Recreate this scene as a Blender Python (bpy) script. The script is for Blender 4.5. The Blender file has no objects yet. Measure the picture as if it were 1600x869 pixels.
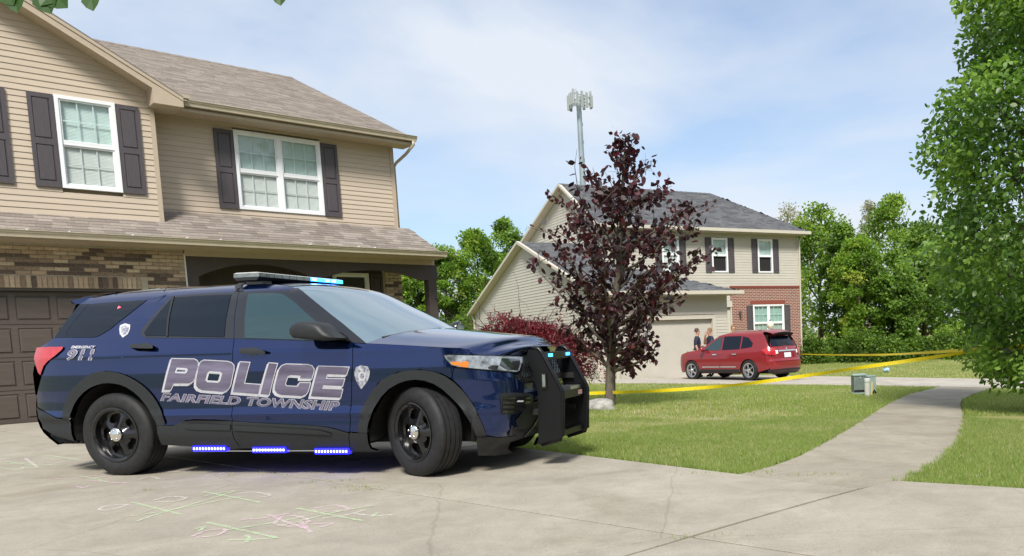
import bpy, bmesh, math, random
import numpy as np
from mathutils import Vector, Matrix
from mathutils.geometry import delaunay_2d_cdt, tessellate_polygon
random.seed(7); rng = np.random.default_rng(11)
SC = bpy.context.scene
COL = SC.collection
# ---------------------------------------------------------------- camera
FPX, CX, CY, PITCH, ROLL = 1300., 1088.46, 640.4, -.0867, -.042   # fitted to the photograph (1600 px wide)
_cp, _sp = math.cos(PITCH), math.sin(PITCH)
CF = np.array([0, _cp, _sp]); _r0 = np.array([1., 0, 0]); _u0 = np.cross(_r0, CF)
_c, _s = math.cos(ROLL), math.sin(ROLL)
CR = _c*_r0+_s*_u0; CU = -_s*_r0+_c*_u0
CP = np.array([0, 0, 1.0624])
cd = bpy.data.cameras.new('camera'); cam = bpy.data.objects.new('camera', cd); COL.objects.link(cam)
cd.sensor_width = 36; cd.lens = FPX/1600*36; cd.shift_x = -(CX-800)/1600; cd.shift_y = (CY-434.5)/1600
cd.clip_start = .05; cd.clip_end = 3000
cam.matrix_world = Matrix(((CR[0], CU[0], -CF[0], CP[0]), (CR[1], CU[1], -CF[1], CP[1]), (CR[2], CU[2], -CF[2], CP[2]), (0, 0, 0, 1)))
SC.camera = cam
# ---------------------------------------------------------------- sky and sun
SUN_EL, SUN_AZ = math.radians(48), math.radians(179)      # azimuth clockwise from +Y
W = bpy.data.worlds.new('World'); SC.world = W; W.use_nodes = True
nt = W.node_tree; nt.nodes.clear()
def N(tree, typ, **kw):
    nd = tree.nodes.new(typ)
    for k, v in kw.items():
        if k.startswith('i_'):
            key = k[2:]
            nd.inputs[int(key) if key.isdigit() else key].default_value = v
        else: setattr(nd, k, v)
    return nd
sky = N(nt, 'ShaderNodeTexSky', sky_type='NISHITA', sun_disc=False, sun_elevation=SUN_EL, sun_rotation=SUN_AZ, air_density=1.0, dust_density=1.6, ozone_density=1.4)
tc = N(nt, 'ShaderNodeTexCoord')
mp = N(nt, 'ShaderNodeMapping'); mp.inputs['Scale'].default_value = (1.0, 1.0, 2.6); mp.inputs['Location'].default_value = (.35, 2.2, .4)
nt.links.new(tc.outputs['Generated'], mp.inputs['Vector'])
n1 = N(nt, 'ShaderNodeTexNoise', i_Scale=1.7, i_Detail=7, i_Roughness=.52, i_Distortion=.35)
nt.links.new(mp.outputs[0], n1.inputs['Vector'])
rp = N(nt, 'ShaderNodeValToRGB'); rp.color_ramp.elements[0].position = .34; rp.color_ramp.elements[1].position = .56
rp.color_ramp.elements[0].color = (.30, .30, .30, 1); rp.color_ramp.elements[1].color = (.95, .95, .95, 1)
nt.links.new(n1.outputs[0], rp.inputs[0])
mx = N(nt, 'ShaderNodeMix', data_type='RGBA'); mx.inputs['B'].default_value = (3.95, 4.22, 4.62, 1)
tint = N(nt, 'ShaderNodeMix', data_type='RGBA', blend_type='MULTIPLY', i_Factor=1.0); tint.inputs['B'].default_value = (.66, .78, .86, 1)
nt.links.new(sky.outputs[0], tint.inputs['A']); nt.links.new(tint.outputs['Result'], mx.inputs['A'])
nt.links.new(rp.outputs[0], mx.inputs['Factor'])
bg = N(nt, 'ShaderNodeBackground', i_Strength=.13); out = N(nt, 'ShaderNodeOutputWorld')
nt.links.new(mx.outputs['Result'], bg.inputs[0]); nt.links.new(bg.outputs[0], out.inputs[0])
sd = bpy.data.lights.new('sun', 'SUN'); sun = bpy.data.objects.new('sun', sd); COL.objects.link(sun)
sd.energy = 3.3; sd.angle = math.radians(13); sd.color = (1, .955, .88)
_sv = Vector((math.sin(SUN_AZ)*math.cos(SUN_EL), math.cos(SUN_AZ)*math.cos(SUN_EL), math.sin(SUN_EL)))
sun.rotation_euler = _sv.to_track_quat('Z', 'Y').to_euler(); sun.location = (0, -10, 40)
VS = SC.view_settings; VS.view_transform = 'Standard'; VS.look = 'None'; VS.gamma = 1; VS.exposure = .68; VS.use_curve_mapping = False
SC.render.engine = 'CYCLES'; SC.cycles.use_denoising = True
SC.cycles.max_bounces = 6; SC.cycles.transparent_max_bounces = 12; SC.cycles.caustics_reflective = False; SC.cycles.caustics_refractive = False
# ---------------------------------------------------------------- pixel -> place
def ray(x, y): return CF+(x-CX)/FPX*CR-(y-CY)/FPX*CU
def on_plane(x, y, P, n):
    r = ray(x, y); return CP+r*(((np.asarray(P)-CP)@n)/(r@n))
def at_depth(x, y, d): return CP+ray(x, y)*d
def proj(P):
    Q = np.asarray(P)-CP; z = Q@CF; return np.array([FPX*(Q@CR)/z+CX, -FPX*(Q@CU)/z+CY])
H1Y = .7511
HU = np.array([math.sin(H1Y), math.cos(H1Y), 0]); HN = np.array([math.cos(H1Y), -math.sin(H1Y), 0])   # along the near house front / towards the street
P0 = np.array([-11.15934, 13.67345, .1])
def st(x, y): return (x-P0[0])*HN[0]+(y-P0[1])*HN[1], (x-P0[0])*HU[0]+(y-P0[1])*HU[1]
def xy(s, t): return P0[0]+s*HN[0]+t*HU[0], P0[1]+s*HN[1]+t*HU[1]
def gnd(x, y):
    s, t = st(x, y)
    k = .6*np.logaddexp(0, (t-2.5)/.6); k2 = 1.5*np.logaddexp(0, (t-21)/1.5)
    return .1-.012*np.clip(s, -12, 22)-.034*(k-k2)
def on_ground(x, y):
    z = 0.
    for _ in range(50):
        P = on_plane(x, y, (0, 0, z), np.array([0, 0, 1.])); z = .5*z+.5*float(gnd(P[0], P[1]))
    return P
# ---------------------------------------------------------------- objects
def link(o, parent=None):
    COL.objects.link(o)
    if parent is not None: o.parent = parent
    return o
def tag(o, label=None, cat=None, group=None, kind=None):
    if label: o['label'] = label
    if cat: o['category'] = cat
    if group: o['group'] = group
    if kind: o['kind'] = kind
    return o
def root(name, loc, rz=0., label=None, cat=None, group=None):
    o = bpy.data.objects.new(name, None); o.empty_display_size = .2; o.location = loc; o.rotation_euler = (0, 0, rz)
    return tag(link(o), label, cat, group)
def mesh_of(name, V, F, mat=None, smooth=False):
    me = bpy.data.meshes.new(name); me.from_pydata([tuple(map(float, v)) for v in V], [], [tuple(map(int, f)) for f in F]); me.update()
    if mat is not None:
        for m in (mat if isinstance(mat, (list, tuple)) else [mat]): me.materials.append(m)
    if smooth: me.shade_smooth()
    return me
def put(name, V, F, mat, parent=None, smooth=False):
    return link(bpy.data.objects.new(name, mesh_of(name, V, F, mat, smooth)), parent)
def big_mesh(name, V, F, mat, parent=None, smooth=False, attr=None):
    """fast path: V (n,3) array, F (m,k) array of equal-sided faces"""
    V = np.asarray(V, np.float32); F = np.asarray(F, np.int32); k = F.shape[1]
    me = bpy.data.meshes.new(name); me.vertices.add(len(V)); me.vertices.foreach_set('co', V.ravel())
    me.loops.add(F.size); me.loops.foreach_set('vertex_index', F.ravel()); me.polygons.add(len(F))
    me.polygons.foreach_set('loop_start', np.arange(len(F), dtype=np.int32)*k)
    if attr is not None:
        a = me.attributes.new('tone', 'FLOAT', 'POINT'); a.data.foreach_set('value', np.asarray(attr, np.float32))
    me.update(calc_edges=True); me.validate()
    me.materials.append(mat)
    if smooth: me.shade_smooth()
    return link(bpy.data.objects.new(name, me), parent)
class MB:
    def __init__(s): s.V = []; s.F = []
    def add(s, V, F):
        b = len(s.V); s.V += [tuple(v) for v in V]; s.F += [tuple(i+b for i in f) for f in F]; return s
    def box(s, x0, x1, y0, y1, z0, z1):
        return s.add([(x0, y0, z0), (x1, y0, z0), (x1, y1, z0), (x0, y1, z0), (x0, y0, z1), (x1, y0, z1), (x1, y1, z1), (x0, y1, z1)],
                     [(0, 3, 2, 1), (4, 5, 6, 7), (0, 1, 5, 4), (1, 2, 6, 5), (2, 3, 7, 6), (3, 0, 4, 7)])
    def bevbox(s, x0, x1, y0, y1, z0, z1, b):
        """box with its front (low-y) edges chamfered"""
        V = [(x0, y1, z0), (x1, y1, z0), (x1, y1, z1), (x0, y1, z1), (x0, y0+b, z0), (x1, y0+b, z0), (x1, y0+b, z1), (x0, y0+b, z1),
             (x0+b, y0, z0+b), (x1-b, y0, z0+b), (x1-b, y0, z1-b), (x0+b, y0, z1-b)]
        return s.add(V, [(0, 3, 2, 1), (0, 1, 5, 4), (1, 2, 6, 5), (2, 3, 7, 6), (3, 0, 4, 7), (4, 5, 9, 8), (5, 6, 10, 9), (6, 7, 11, 10), (7, 4, 8, 11), (8, 9, 10, 11)])
    def prism(s, poly, axis, a, b):
        """extrude a 2-D polygon along axis 0/1/2 from a to b"""
        n = len(poly)
        def P(p, w): q = list(p); q.insert(axis, w); return q
        V = [P(p, a) for p in poly]+[P(p, b) for p in poly]
        F = [tuple(range(n))[::-1], tuple(range(n, 2*n))]+[(i, (i+1) % n, n+(i+1) % n, n+i) for i in range(n)]
        return s.add(V, F)
    def tube(s, pts, rads, n=8, cap=True):
        pts = [np.array(p, float) for p in pts]
        if not hasattr(rads, '__len__'): rads = [rads]*len(pts)
        V = []; F = []; ref = np.array([0.31, .17, .93])
        for i, p in enumerate(pts):
            d = pts[min(i+1, len(pts)-1)]-pts[max(i-1, 0)]; d = d/(np.linalg.norm(d)+1e-9)
            a = np.cross(d, ref); a = a/(np.linalg.norm(a)+1e-9); b = np.cross(d, a)
            for k in range(n):
                q = 2*math.pi*k/n; V.append(p+rads[i]*(math.cos(q)*a+math.sin(q)*b))
        for i in range(len(pts)-1):
            for k in range(n):
                F.append((i*n+k, i*n+(k+1) % n, (i+1)*n+(k+1) % n, (i+1)*n+k))
        if cap: F.append(tuple(range(n))[::-1]); F.append(tuple(range((len(pts)-1)*n, len(pts)*n)))
        return s.add(V, F)
    def lathe(s, prof, c=(0, 0, 0), axis=2, n=24, a0=0., a1=2*math.pi):
        """prof: list of (radius, height along the axis)"""
        full = abs(a1-a0-2*math.pi) < 1e-6; m = n if full else n+1; V = []; F = []
        for r, h in prof:
            for k in range(m):
                q = a0+(a1-a0)*k/n; p = [r*math.cos(q), r*math.sin(q)]; p.insert(axis, h)
                V.append([p[0]+c[0], p[1]+c[1], p[2]+c[2]])
        for i in range(len(prof)-1):
            for k in range(n):
                F.append((i*m+k, i*m+(k+1) % m, (i+1)*m+(k+1) % m, (i+1)*m+k))
        return s.add(V, F)
    def xf(s, fn): s.V = [tuple(fn(np.array(v, float))) for v in s.V]; return s
    def build(s, name, mat, parent=None, smooth=False, angle=None):
        o = put(name, s.V, s.F, mat, parent)
        bm = bmesh.new(); bm.from_mesh(o.data); bmesh.ops.recalc_face_normals(bm, faces=bm.faces); bm.to_mesh(o.data); bm.free()
        if smooth: o.data.shade_smooth() if angle is None else (o.data.shade_smooth(), o.data.set_sharp_from_angle(angle=angle))
        return o
def share(o, parent, loc=(0, 0, 0), rot=None, name=None, scale=None):
    c = bpy.data.objects.new(name or o.name.split('.')[0], o.data); c.location = loc
    if rot is not None: c.rotation_euler = rot
    if scale is not None: c.scale = scale
    return link(c, parent)
# ---------------------------------------------------------------- materials
def mat(name, col, rough=.6, metal=0., var=0., vscale=8., bump=0., bscale=60., col2=None, coat=0., spec=.5, vcoord='Object', stretch=None, rnd=0., sub=0., trans=0., alpha=None):
    m = bpy.data.materials.new(name); m.use_nodes = True; t = m.node_tree; b = t.nodes['Principled BSDF']
    b.inputs['Base Color'].default_value = (*col, 1); b.inputs['Roughness'].default_value = rough; b.inputs['Metallic'].default_value = metal
    b.inputs['Specular IOR Level'].default_value = spec
    if coat: b.inputs['Coat Weight'].default_value = coat; b.inputs['Coat Roughness'].default_value = .04
    if var or col2 or bump:
        co = N(t, 'ShaderNodeTexCoord'); vec = co.outputs[vcoord]
        if stretch:
            mpp = N(t, 'ShaderNodeMapping'); mpp.inputs['Scale'].default_value = stretch; t.links.new(vec, mpp.inputs[0]); vec = mpp.outputs[0]
    src = None
    if var or col2:
        nz = N(t, 'ShaderNodeTexNoise', i_Scale=vscale, i_Detail=6, i_Roughness=.6); t.links.new(vec, nz.inputs['Vector'])
        mxr = N(t, 'ShaderNodeMix', data_type='RGBA'); c2 = col2 or tuple(min(1, c*(1+var)) for c in col); c1 = col if col2 else tuple(c*(1-var) for c in col)
        mxr.inputs['A'].default_value = (*c1, 1); mxr.inputs['B'].default_value = (*c2, 1)
        rmp = N(t, 'ShaderNodeMapRange'); rmp.inputs[1].default_value = .32; rmp.inputs[2].default_value = .68
        t.links.new(nz.outputs[0], rmp.inputs[0]); t.links.new(rmp.outputs[0], mxr.inputs['Factor']); src = mxr.outputs['Result']
    if rnd:
        oi = N(t, 'ShaderNodeObjectInfo'); mr = N(t, 'ShaderNodeMapRange'); mr.inputs[3].default_value = 1-rnd; mr.inputs[4].default_value = 1+rnd
        t.links.new(oi.outputs['Random'], mr.inputs[0]); mm = N(t, 'ShaderNodeMix', data_type='RGBA', blend_type='MULTIPLY', i_Factor=1.0)
        if src is not None: t.links.new(src, mm.inputs['A'])
        else: mm.inputs['A'].default_value = (*col, 1)
        t.links.new(mr.outputs[0], mm.inputs['B']); src = mm.outputs['Result']
    if src is not None: t.links.new(src, b.inputs['Base Color'])
    if bump:
        bz = N(t, 'ShaderNodeTexNoise', i_Scale=bscale, i_Detail=5, i_Roughness=.65); t.links.new(vec, bz.inputs['Vector'])
        bp = N(t, 'ShaderNodeBump', i_Strength=bump, i_Distance=.01); t.links.new(bz.outputs[0], bp.inputs['Height']); t.links.new(bp.outputs[0], b.inputs['Normal'])
    if trans:
        b.inputs['Transmission Weight'].default_value = trans
    if alpha is not None: b.inputs['Alpha'].default_value = alpha
    return m
def bsdf(m): return m.node_tree.nodes['Principled BSDF']
def emit(m, col, st_):
    b = bsdf(m); b.inputs['Emission Color'].default_value = (*col, 1); b.inputs['Emission Strength'].default_value = st_; return m
def tone_mat(name, cols, rough=.6, spec=.3, leaf=False, two=None):
    """colour picked per piece by the 'tone' attribute; leaf: some light passes through"""
    m = bpy.data.materials.new(name); m.use_nodes = True; t = m.node_tree; b = t.nodes['Principled BSDF']
    b.inputs['Roughness'].default_value = rough; b.inputs['Specular IOR Level'].default_value = spec
    a = N(t, 'ShaderNodeAttribute', attribute_name='tone'); r = N(t, 'ShaderNodeValToRGB'); cr = r.color_ramp
    while len(cr.elements) < len(cols): cr.elements.new(.5)
    for i, c in enumerate(cols): cr.elements[i].position = i/(len(cols)-1); cr.elements[i].color = (*c, 1)
    t.links.new(a.outputs['Fac'], r.inputs[0]); t.links.new(r.outputs[0], b.inputs['Base Color'])
    if leaf:
        tr = N(t, 'ShaderNodeBsdfTranslucent'); ms = N(t, 'ShaderNodeMixShader', i_Fac=.48); o = t.nodes['Material Output']
        hs = N(t, 'ShaderNodeHueSaturation', i_Value=1.5, i_Saturation=1.1); t.links.new(r.outputs[0], hs.inputs['Color']); t.links.new(hs.outputs[0], tr.inputs[0])
        t.links.new(b.outputs[0], ms.inputs[1]); t.links.new(tr.outputs[0], ms.inputs[2]); t.links.new(ms.outputs[0], o.inputs[0])
    return m
def leaf_mat(name, c1, c2, rough=.5, tr=.3):
    """per-object random colour leaf"""
    m = bpy.data.materials.new(name); m.use_nodes = True; t = m.node_tree; b = t.nodes['Principled BSDF']; b.inputs['Roughness'].default_value = rough
    oi = N(t, 'ShaderNodeObjectInfo'); mx_ = N(t, 'ShaderNodeMix', data_type='RGBA'); mx_.inputs['A'].default_value = (*c1, 1); mx_.inputs['B'].default_value = (*c2, 1)
    t.links.new(oi.outputs['Random'], mx_.inputs['Factor']); t.links.new(mx_.outputs['Result'], b.inputs['Base Color'])
    T = N(t, 'ShaderNodeBsdfTranslucent'); ms = N(t, 'ShaderNodeMixShader', i_Fac=tr); t.links.new(mx_.outputs['Result'], T.inputs[0])
    t.links.new(b.outputs[0], ms.inputs[1]); t.links.new(T.outputs[0], ms.inputs[2]); t.links.new(ms.outputs[0], t.nodes['Material Output'].inputs[0])
    return m
# ================================================================ ground, drives, paths
M = {}
M['soil'] = mat('lawn_ground', (.15, .19, .05), .95, var=.5, vscale=1.3, bump=.6, bscale=30, col2=(.30, .27, .12), spec=.1)
def concrete(name, c):
    m = mat(name, c, .85, var=.09, vscale=1.1, bump=.16, bscale=90, spec=.25, rnd=.035)
    t = m.node_tree; b = bsdf(m); src = b.inputs['Base Color'].links[0].from_socket
    co = N(t, 'ShaderNodeTexCoord')
    n2 = N(t, 'ShaderNodeTexNoise', i_Scale=3.2, i_Detail=9, i_Roughness=.72, i_Distortion=.6); t.links.new(co.outputs['Object'], n2.inputs['Vector'])
    r2 = N(t, 'ShaderNodeValToRGB'); r2.color_ramp.elements[0].position = .40; r2.color_ramp.elements[0].color = (.90, .885, .86, 1); r2.color_ramp.elements[1].position = .62; r2.color_ramp.elements[1].color = (1.05, 1.04, 1.02, 1)
    t.links.new(n2.outputs[0], r2.inputs[0])
    n3 = N(t, 'ShaderNodeTexNoise', i_Scale=60, i_Detail=3, i_Roughness=.7); t.links.new(co.outputs['Object'], n3.inputs['Vector'])
    r3 = N(t, 'ShaderNodeValToRGB'); r3.color_ramp.elements[0].position = .30; r3.color_ramp.elements[0].color = (.62, .58, .52, 1); r3.color_ramp.elements[1].position = .42; r3.color_ramp.elements[1].color = (1, 1, 1, 1)
    t.links.new(n3.outputs[0], r3.inputs[0])
    a = N(t, 'ShaderNodeMix', data_type='RGBA', blend_type='MULTIPLY', i_Factor=1.0); t.links.new(src, a.inputs['A']); t.links.new(r2.outputs[0], a.inputs['B'])
    a2 = N(t, 'ShaderNodeMix', data_type='RGBA', blend_type='MULTIPLY', i_Factor=.8); t.links.new(a.outputs['Result'], a2.inputs['A']); t.links.new(r3.outputs[0], a2.inputs['B'])
    n4 = N(t, 'ShaderNodeTexNoise', i_Scale=.55, i_Detail=8, i_Roughness=.6, i_Distortion=1.2); t.links.new(co.outputs['Object'], n4.inputs['Vector'])
    r4 = N(t, 'ShaderNodeValToRGB'); r4.color_ramp.elements[0].position = .30; r4.color_ramp.elements[0].color = (.74, .71, .66, 1); r4.color_ramp.elements[1].position = .46; r4.color_ramp.elements[1].color = (1, 1, 1, 1); t.links.new(n4.outputs[0], r4.inputs[0])
    a3 = N(t, 'ShaderNodeMix', data_type='RGBA', blend_type='MULTIPLY', i_Factor=.75); t.links.new(a2.outputs['Result'], a3.inputs['A']); t.links.new(r4.outputs[0], a3.inputs['B'])
    n5 = N(t, 'ShaderNodeTexNoise', i_Scale=240, i_Detail=2, i_Roughness=.6); t.links.new(co.outputs['Object'], n5.inputs['Vector'])
    r5 = N(t, 'ShaderNodeValToRGB'); r5.color_ramp.elements[0].position = .34; r5.color_ramp.elements[0].color = (.70, .68, .65, 1); r5.color_ramp.elements[1].position = .62; r5.color_ramp.elements[1].color = (1.14, 1.13, 1.1, 1); t.links.new(n5.outputs[0], r5.inputs[0])
    a4 = N(t, 'ShaderNodeMix', data_type='RGBA', blend_type='MULTIPLY', i_Factor=.7); t.links.new(a3.outputs['Result'], a4.inputs['A']); t.links.new(r5.outputs[0], a4.inputs['B'])
    vo = N(t, 'ShaderNodeTexVoronoi', feature='DISTANCE_TO_EDGE', i_Scale=.42); wv = N(t, 'ShaderNodeMix', data_type='VECTOR', i_Factor=.12); nv = N(t, 'ShaderNodeTexNoise', i_Scale=2.4, i_Detail=5); t.links.new(co.outputs['Object'], nv.inputs['Vector']); t.links.new(co.outputs['Object'], wv.inputs['A']); t.links.new(nv.outputs['Color'], wv.inputs['B']); t.links.new(wv.outputs['Result'], vo.inputs['Vector'])
    r6 = N(t, 'ShaderNodeValToRGB'); r6.color_ramp.elements[0].position = .0; r6.color_ramp.elements[0].color = (.62, .58, .52, 1); r6.color_ramp.elements[1].position = .0035; r6.color_ramp.elements[1].color = (1, 1, 1, 1); t.links.new(vo.outputs['Distance'], r6.inputs[0])
    a5 = N(t, 'ShaderNodeMix', data_type='RGBA', blend_type='MULTIPLY', i_Factor=.45); t.links.new(a4.outputs['Result'], a5.inputs['A']); t.links.new(r6.outputs[0], a5.inputs['B'])
    t.links.new(a5.outputs['Result'], b.inputs['Base Color']); return m
M['conc'] = concrete('driveway_concrete', (.345, .320, .275)); M['conc2'] = concrete('path_concrete', (.325, .298, .25)); M['conc3'] = concrete('far_concrete', (.42, .395, .36))
M['asph'] = mat('asphalt', (.05, .05, .052), .9, var=.2, vscale=20)
_g = np.concatenate([-np.geomspace(600, 41, 14), np.arange(-40, 60.1, 1.0), np.geomspace(62, 900, 16)])
_X, _Y = np.meshgrid(_g, _g, indexing='ij'); _Z = gnd(_X, _Y)-.012
_n = len(_g); _i = np.arange(_n*_n).reshape(_n, _n)
ground = big_mesh('ground', np.stack([_X, _Y, _Z], -1).reshape(-1, 3), np.stack([_i[:-1, :-1], _i[1:, :-1], _i[1:, 1:], _i[:-1, 1:]], -1).reshape(-1, 4), M['soil'], smooth=True)
tag(ground, 'mown green lawn ground running back to the trees', kind='structure')
def slab(name, quad, m, parent, nu=3, nv=3, lift=.022, gap=.013):
    """a concrete slab on the terrain; quad = 4 (s,t) corners in order; top edges eased, sides down into the soil"""
    q = np.array(quad, float); c = q.mean(0); q = q+(c-q)/np.linalg.norm(c-q, axis=1)[:, None]*gap*1.4
    def P(a, b, ins):
        a = ins+(1-2*ins)*a if False else a
        return (1-a)*(1-b)*q[0]+a*(1-b)*q[1]+a*b*q[2]+(1-a)*b*q[3]
    V = []; F = []
    L1 = np.linalg.norm(q[1]-q[0]); L2 = np.linalg.norm(q[3]-q[0]); e1 = .003/L1; e2 = .003/L2
    A = [0, e1]+[e1+(1-2*e1)*k/nu for k in range(1, nu)]+[1-e1, 1]; B = [0, e2]+[e2+(1-2*e2)*k/nv for k in range(1, nv)]+[1-e2, 1]
    for i, a in enumerate(A):
        for j, b in enumerate(B):
            s_, t_ = P(a, b, 0); x, y = xy(s_, t_); edge = i in (0, len(A)-1) or j in (0, len(B)-1)
            V.append((x, y, float(gnd(x, y))+lift-(.003 if edge else 0)))
    nb = len(B)
    for i in range(len(A)-1):
        for j in range(nb-1): F.append((i*nb+j, (i+1)*nb+j, (i+1)*nb+j+1, i*nb+j+1))
    ring = [i*nb for i in range(len(A))]+[(len(A)-1)*nb+j for j in range(1, nb)]+[i*nb+nb-1 for i in range(len(A)-2, -1, -1)]+[j for j in range(nb-2, 0, -1)]
    o0 = len(V)
    for r in ring: V.append((V[r][0], V[r][1], V[r][2]-.09))
    for k in range(len(ring)): k2 = (k+1) % len(ring); F.append((ring[k], o0+k, o0+k2, ring[k2]))
    o = put(name, V, F, m, parent)
    bm = bmesh.new(); bm.from_mesh(o.data); bmesh.ops.recalc_face_normals(bm, faces=bm.faces); bm.to_mesh(o.data); bm.free(); return o
def structure_root(name, label):
    o = bpy.data.objects.new(name, None); link(o); o['kind'] = 'structure'; o['label'] = label; return o
drive = structure_root('driveway', 'wide pale concrete driveway in front of the tan house')
cj = lambda s: -.55+.104*s
sb = [.04, 4.9, 9.6, 14.3, 18.9, 23.5]
for a, b in zip(sb[:-1], sb[1:]):
    hi = lambda s: 2.72 if b < 14.4 else 3.18+.28*(s-14.3)
    for lo_, hi_ in ((lambda s: -7.6, lambda s: -3.9), (lambda s: -3.9, cj), (cj, hi)):
        slab('slab', [(a, lo_(a)), (b, lo_(b)), (b, hi_(b)), (a, hi_(a))], M['conc'], drive, 5, 8)
# dirt in the joints under the slabs
M['dirt'] = mat('joint_dirt', (.055, .046, .034), .95, var=.4, vscale=25)
_js = np.linspace(.02, 23.4, 40); _V = []; _F = []
for i_, a in enumerate(_js):
    for j_, b in enumerate(np.linspace(-7.55, 2.70, 14)): _x, _y = xy(a, b); _V.append((_x, _y, float(gnd(_x, _y))+.003))
    if i_: _F += [((i_-1)*14+q, i_*14+q, i_*14+q+1, (i_-1)*14+q+1) for q in range(13)]
put('joint_filler', _V, _F, M['dirt'], drive)
path = structure_root('sidewalk', 'curving concrete footpath crossing the lawn on the right')
pL = np.array([(13.15, 2.74), (13.12, 3.2), (12.79, 4.19), (11.71, 6.69), (9.91, 10.67), (8.52, 14.04), (7.3, 17.95)])
pR = np.array([(14.28, 2.74), (14.36, 3.2), (14.08, 4.34), (13.44, 6.12), (12.43, 8.4), (10.18, 13.15), (8.7, 17.95)])
def along(P, n):
    d = np.concatenate([[0], np.cumsum(np.linalg.norm(np.diff(P, axis=0), axis=1))]); q = np.linspace(0, d[-1], n)
    # Catmull-Rom through the traced points
    out = []
    for v in q:
        i = min(max(np.searchsorted(d, v)-1, 0), len(P)-2); t = (v-d[i])/(d[i+1]-d[i]); p0, p1, p2, p3 = P[max(i-1, 0)], P[i], P[i+1], P[min(i+2, len(P)-1)]
        out.append(.5*((2*p1)+(-p0+p2)*t+(2*p0-5*p1+4*p2-p3)*t*t+(-p0+3*p1-3*p2+p3)*t**3))
    return np.array(out)
NP = 37; aL, aR = along(pL, NP), along(pR, NP)
for k in range(0, NP-1, 3):
    # each slab follows the curve: three strips joined in one mesh
    V = []; F = []; m = 4
    for r in range(4):
        for c_ in range(m):
            w = c_/(m-1); g_ = .004*(1 if r == 0 else -1 if r == 3 else 0)
            p = aL[k+r]*(1-w)+aR[k+r]*w; d = aL[min(k+r+1, NP-1)]-aL[max(k+r-1, 0)]; p = p+d/np.linalg.norm(d)*g_*1.5
            x, y = xy(*p); V.append((x, y, float(gnd(x, y))+.022-(.006 if r in (0, 3) else 0)))
    for r in range(3):
        for c_ in range(m-1): F.append((r*m+c_, r*m+c_+1, (r+1)*m+c_+1, (r+1)*m+c_))
    ring = [0, 1, 2, 3, 7, 11, 15, 14, 13, 12, 8, 4]; o0 = len(V)
    for r in ring: V.append((V[r][0], V[r][1], V[r][2]-.09))
    for q in range(12): F.append((ring[q], o0+q, o0+(q+1) % 12, ring[(q+1) % 12]))
    o = put('slab', V, F, M['conc2'], path)
    bm = bmesh.new(); bm.from_mesh(o.data); bmesh.ops.recalc_face_normals(bm, faces=bm.faces); bm.to_mesh(o.data); bm.free()
fdrive = structure_root('far_driveway', 'pale concrete driveway leading to the far house, red car parked on it')
fb = [-5.2, -1.0, 3.4, 7.8, 12.2, 16.6, 21.0]
for a, b in zip(fb[:-1], fb[1:]):
    lo = lambda s: 17.98-.22*max(0, 6-s)+(-.25*max(0, -s)); hi = lambda s: 22.3
    slab('slab', [(a, lo(a)), (b, lo(b)), (b, 20.2), (a, 20.2)], M['conc3'], fdrive, 3, 4); slab('slab', [(a, 20.2), (b, 20.2), (b, hi(b)), (a, hi(a))], M['conc3'], fdrive, 3, 4)
rdq = [(24, -60), (32, -60), (32, 60), (24, 60)]
slab('road', rdq, M['asph'], None, 2, 30); bpy.data.objects['road']['kind'] = 'structure'; bpy.data.objects['road']['label'] = 'asphalt street passing in front of the houses'
# ================================================================ house kit
M['siding'] = mat('tan_siding', (.52, .435, .345), .55, var=.05, vscale=3, bump=.12, bscale=25, stretch=(.3, 1, 6), rnd=.03, spec=.3)
M['trim'] = mat('tan_trim', (.455, .375, .29), .5, var=.04, spec=.3)
M['gutter'] = mat('gutter_metal', (.44, .385, .29), .38, var=.08, vscale=5, spec=.5)
M['white'] = mat('white_vinyl', (.80, .82, .84), .4, var=.03)
M['shutter'] = mat('charcoal_shutter', (.075, .064, .072), .5, var=.12, vscale=12, bump=.15, bscale=60, stretch=(6, 1, .6))
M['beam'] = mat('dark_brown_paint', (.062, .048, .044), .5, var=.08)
M['garage'] = mat('brown_garage_door', (.085, .068, .058), .42, var=.1, vscale=4, bump=.1, bscale=40, stretch=(.5, 1, 8))
M['mortar'] = mat('mortar', (.46, .40, .32), .9, var=.15, vscale=30, bump=.3, bscale=120)
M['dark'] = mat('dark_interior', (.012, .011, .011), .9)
M['blind'] = mat('white_blind', (.86, .88, .86), .7, var=.03)
M['curtain'] = mat('pale_green_curtain', (.42, .52, .47), .8, var=.2, vscale=18, stretch=(14, 1, .3))
BR = [mat('buff_brick', (.44, .325, .225), .85, var=.2, vscale=25, bump=.5, bscale=70, rnd=.14), mat('sand_brick', (.52, .41, .29), .85, var=.2, vscale=25, bump=.5, bscale=70, rnd=.12),
      mat('dark_brick', (.125, .088, .070), .85, var=.3, vscale=25, bump=.5, bscale=70, rnd=.2), mat('umber_brick', (.28, .20, .14), .85, var=.3, vscale=25, bump=.5, bscale=70, rnd=.15)]
SH = [mat('brown_shingle', (.235, .200, .170), .95, var=.16, vscale=40, bump=.4, bscale=150, rnd=.16), mat('grey_shingle', (.27, .235, .205), .95, var=.16, vscale=40, bump=.4, bscale=150, rnd=.12), mat('dark_shingle', (.195, .165, .142), .95, var=.16, vscale=40, bump=.4, bscale=150, rnd=.12)]
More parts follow.
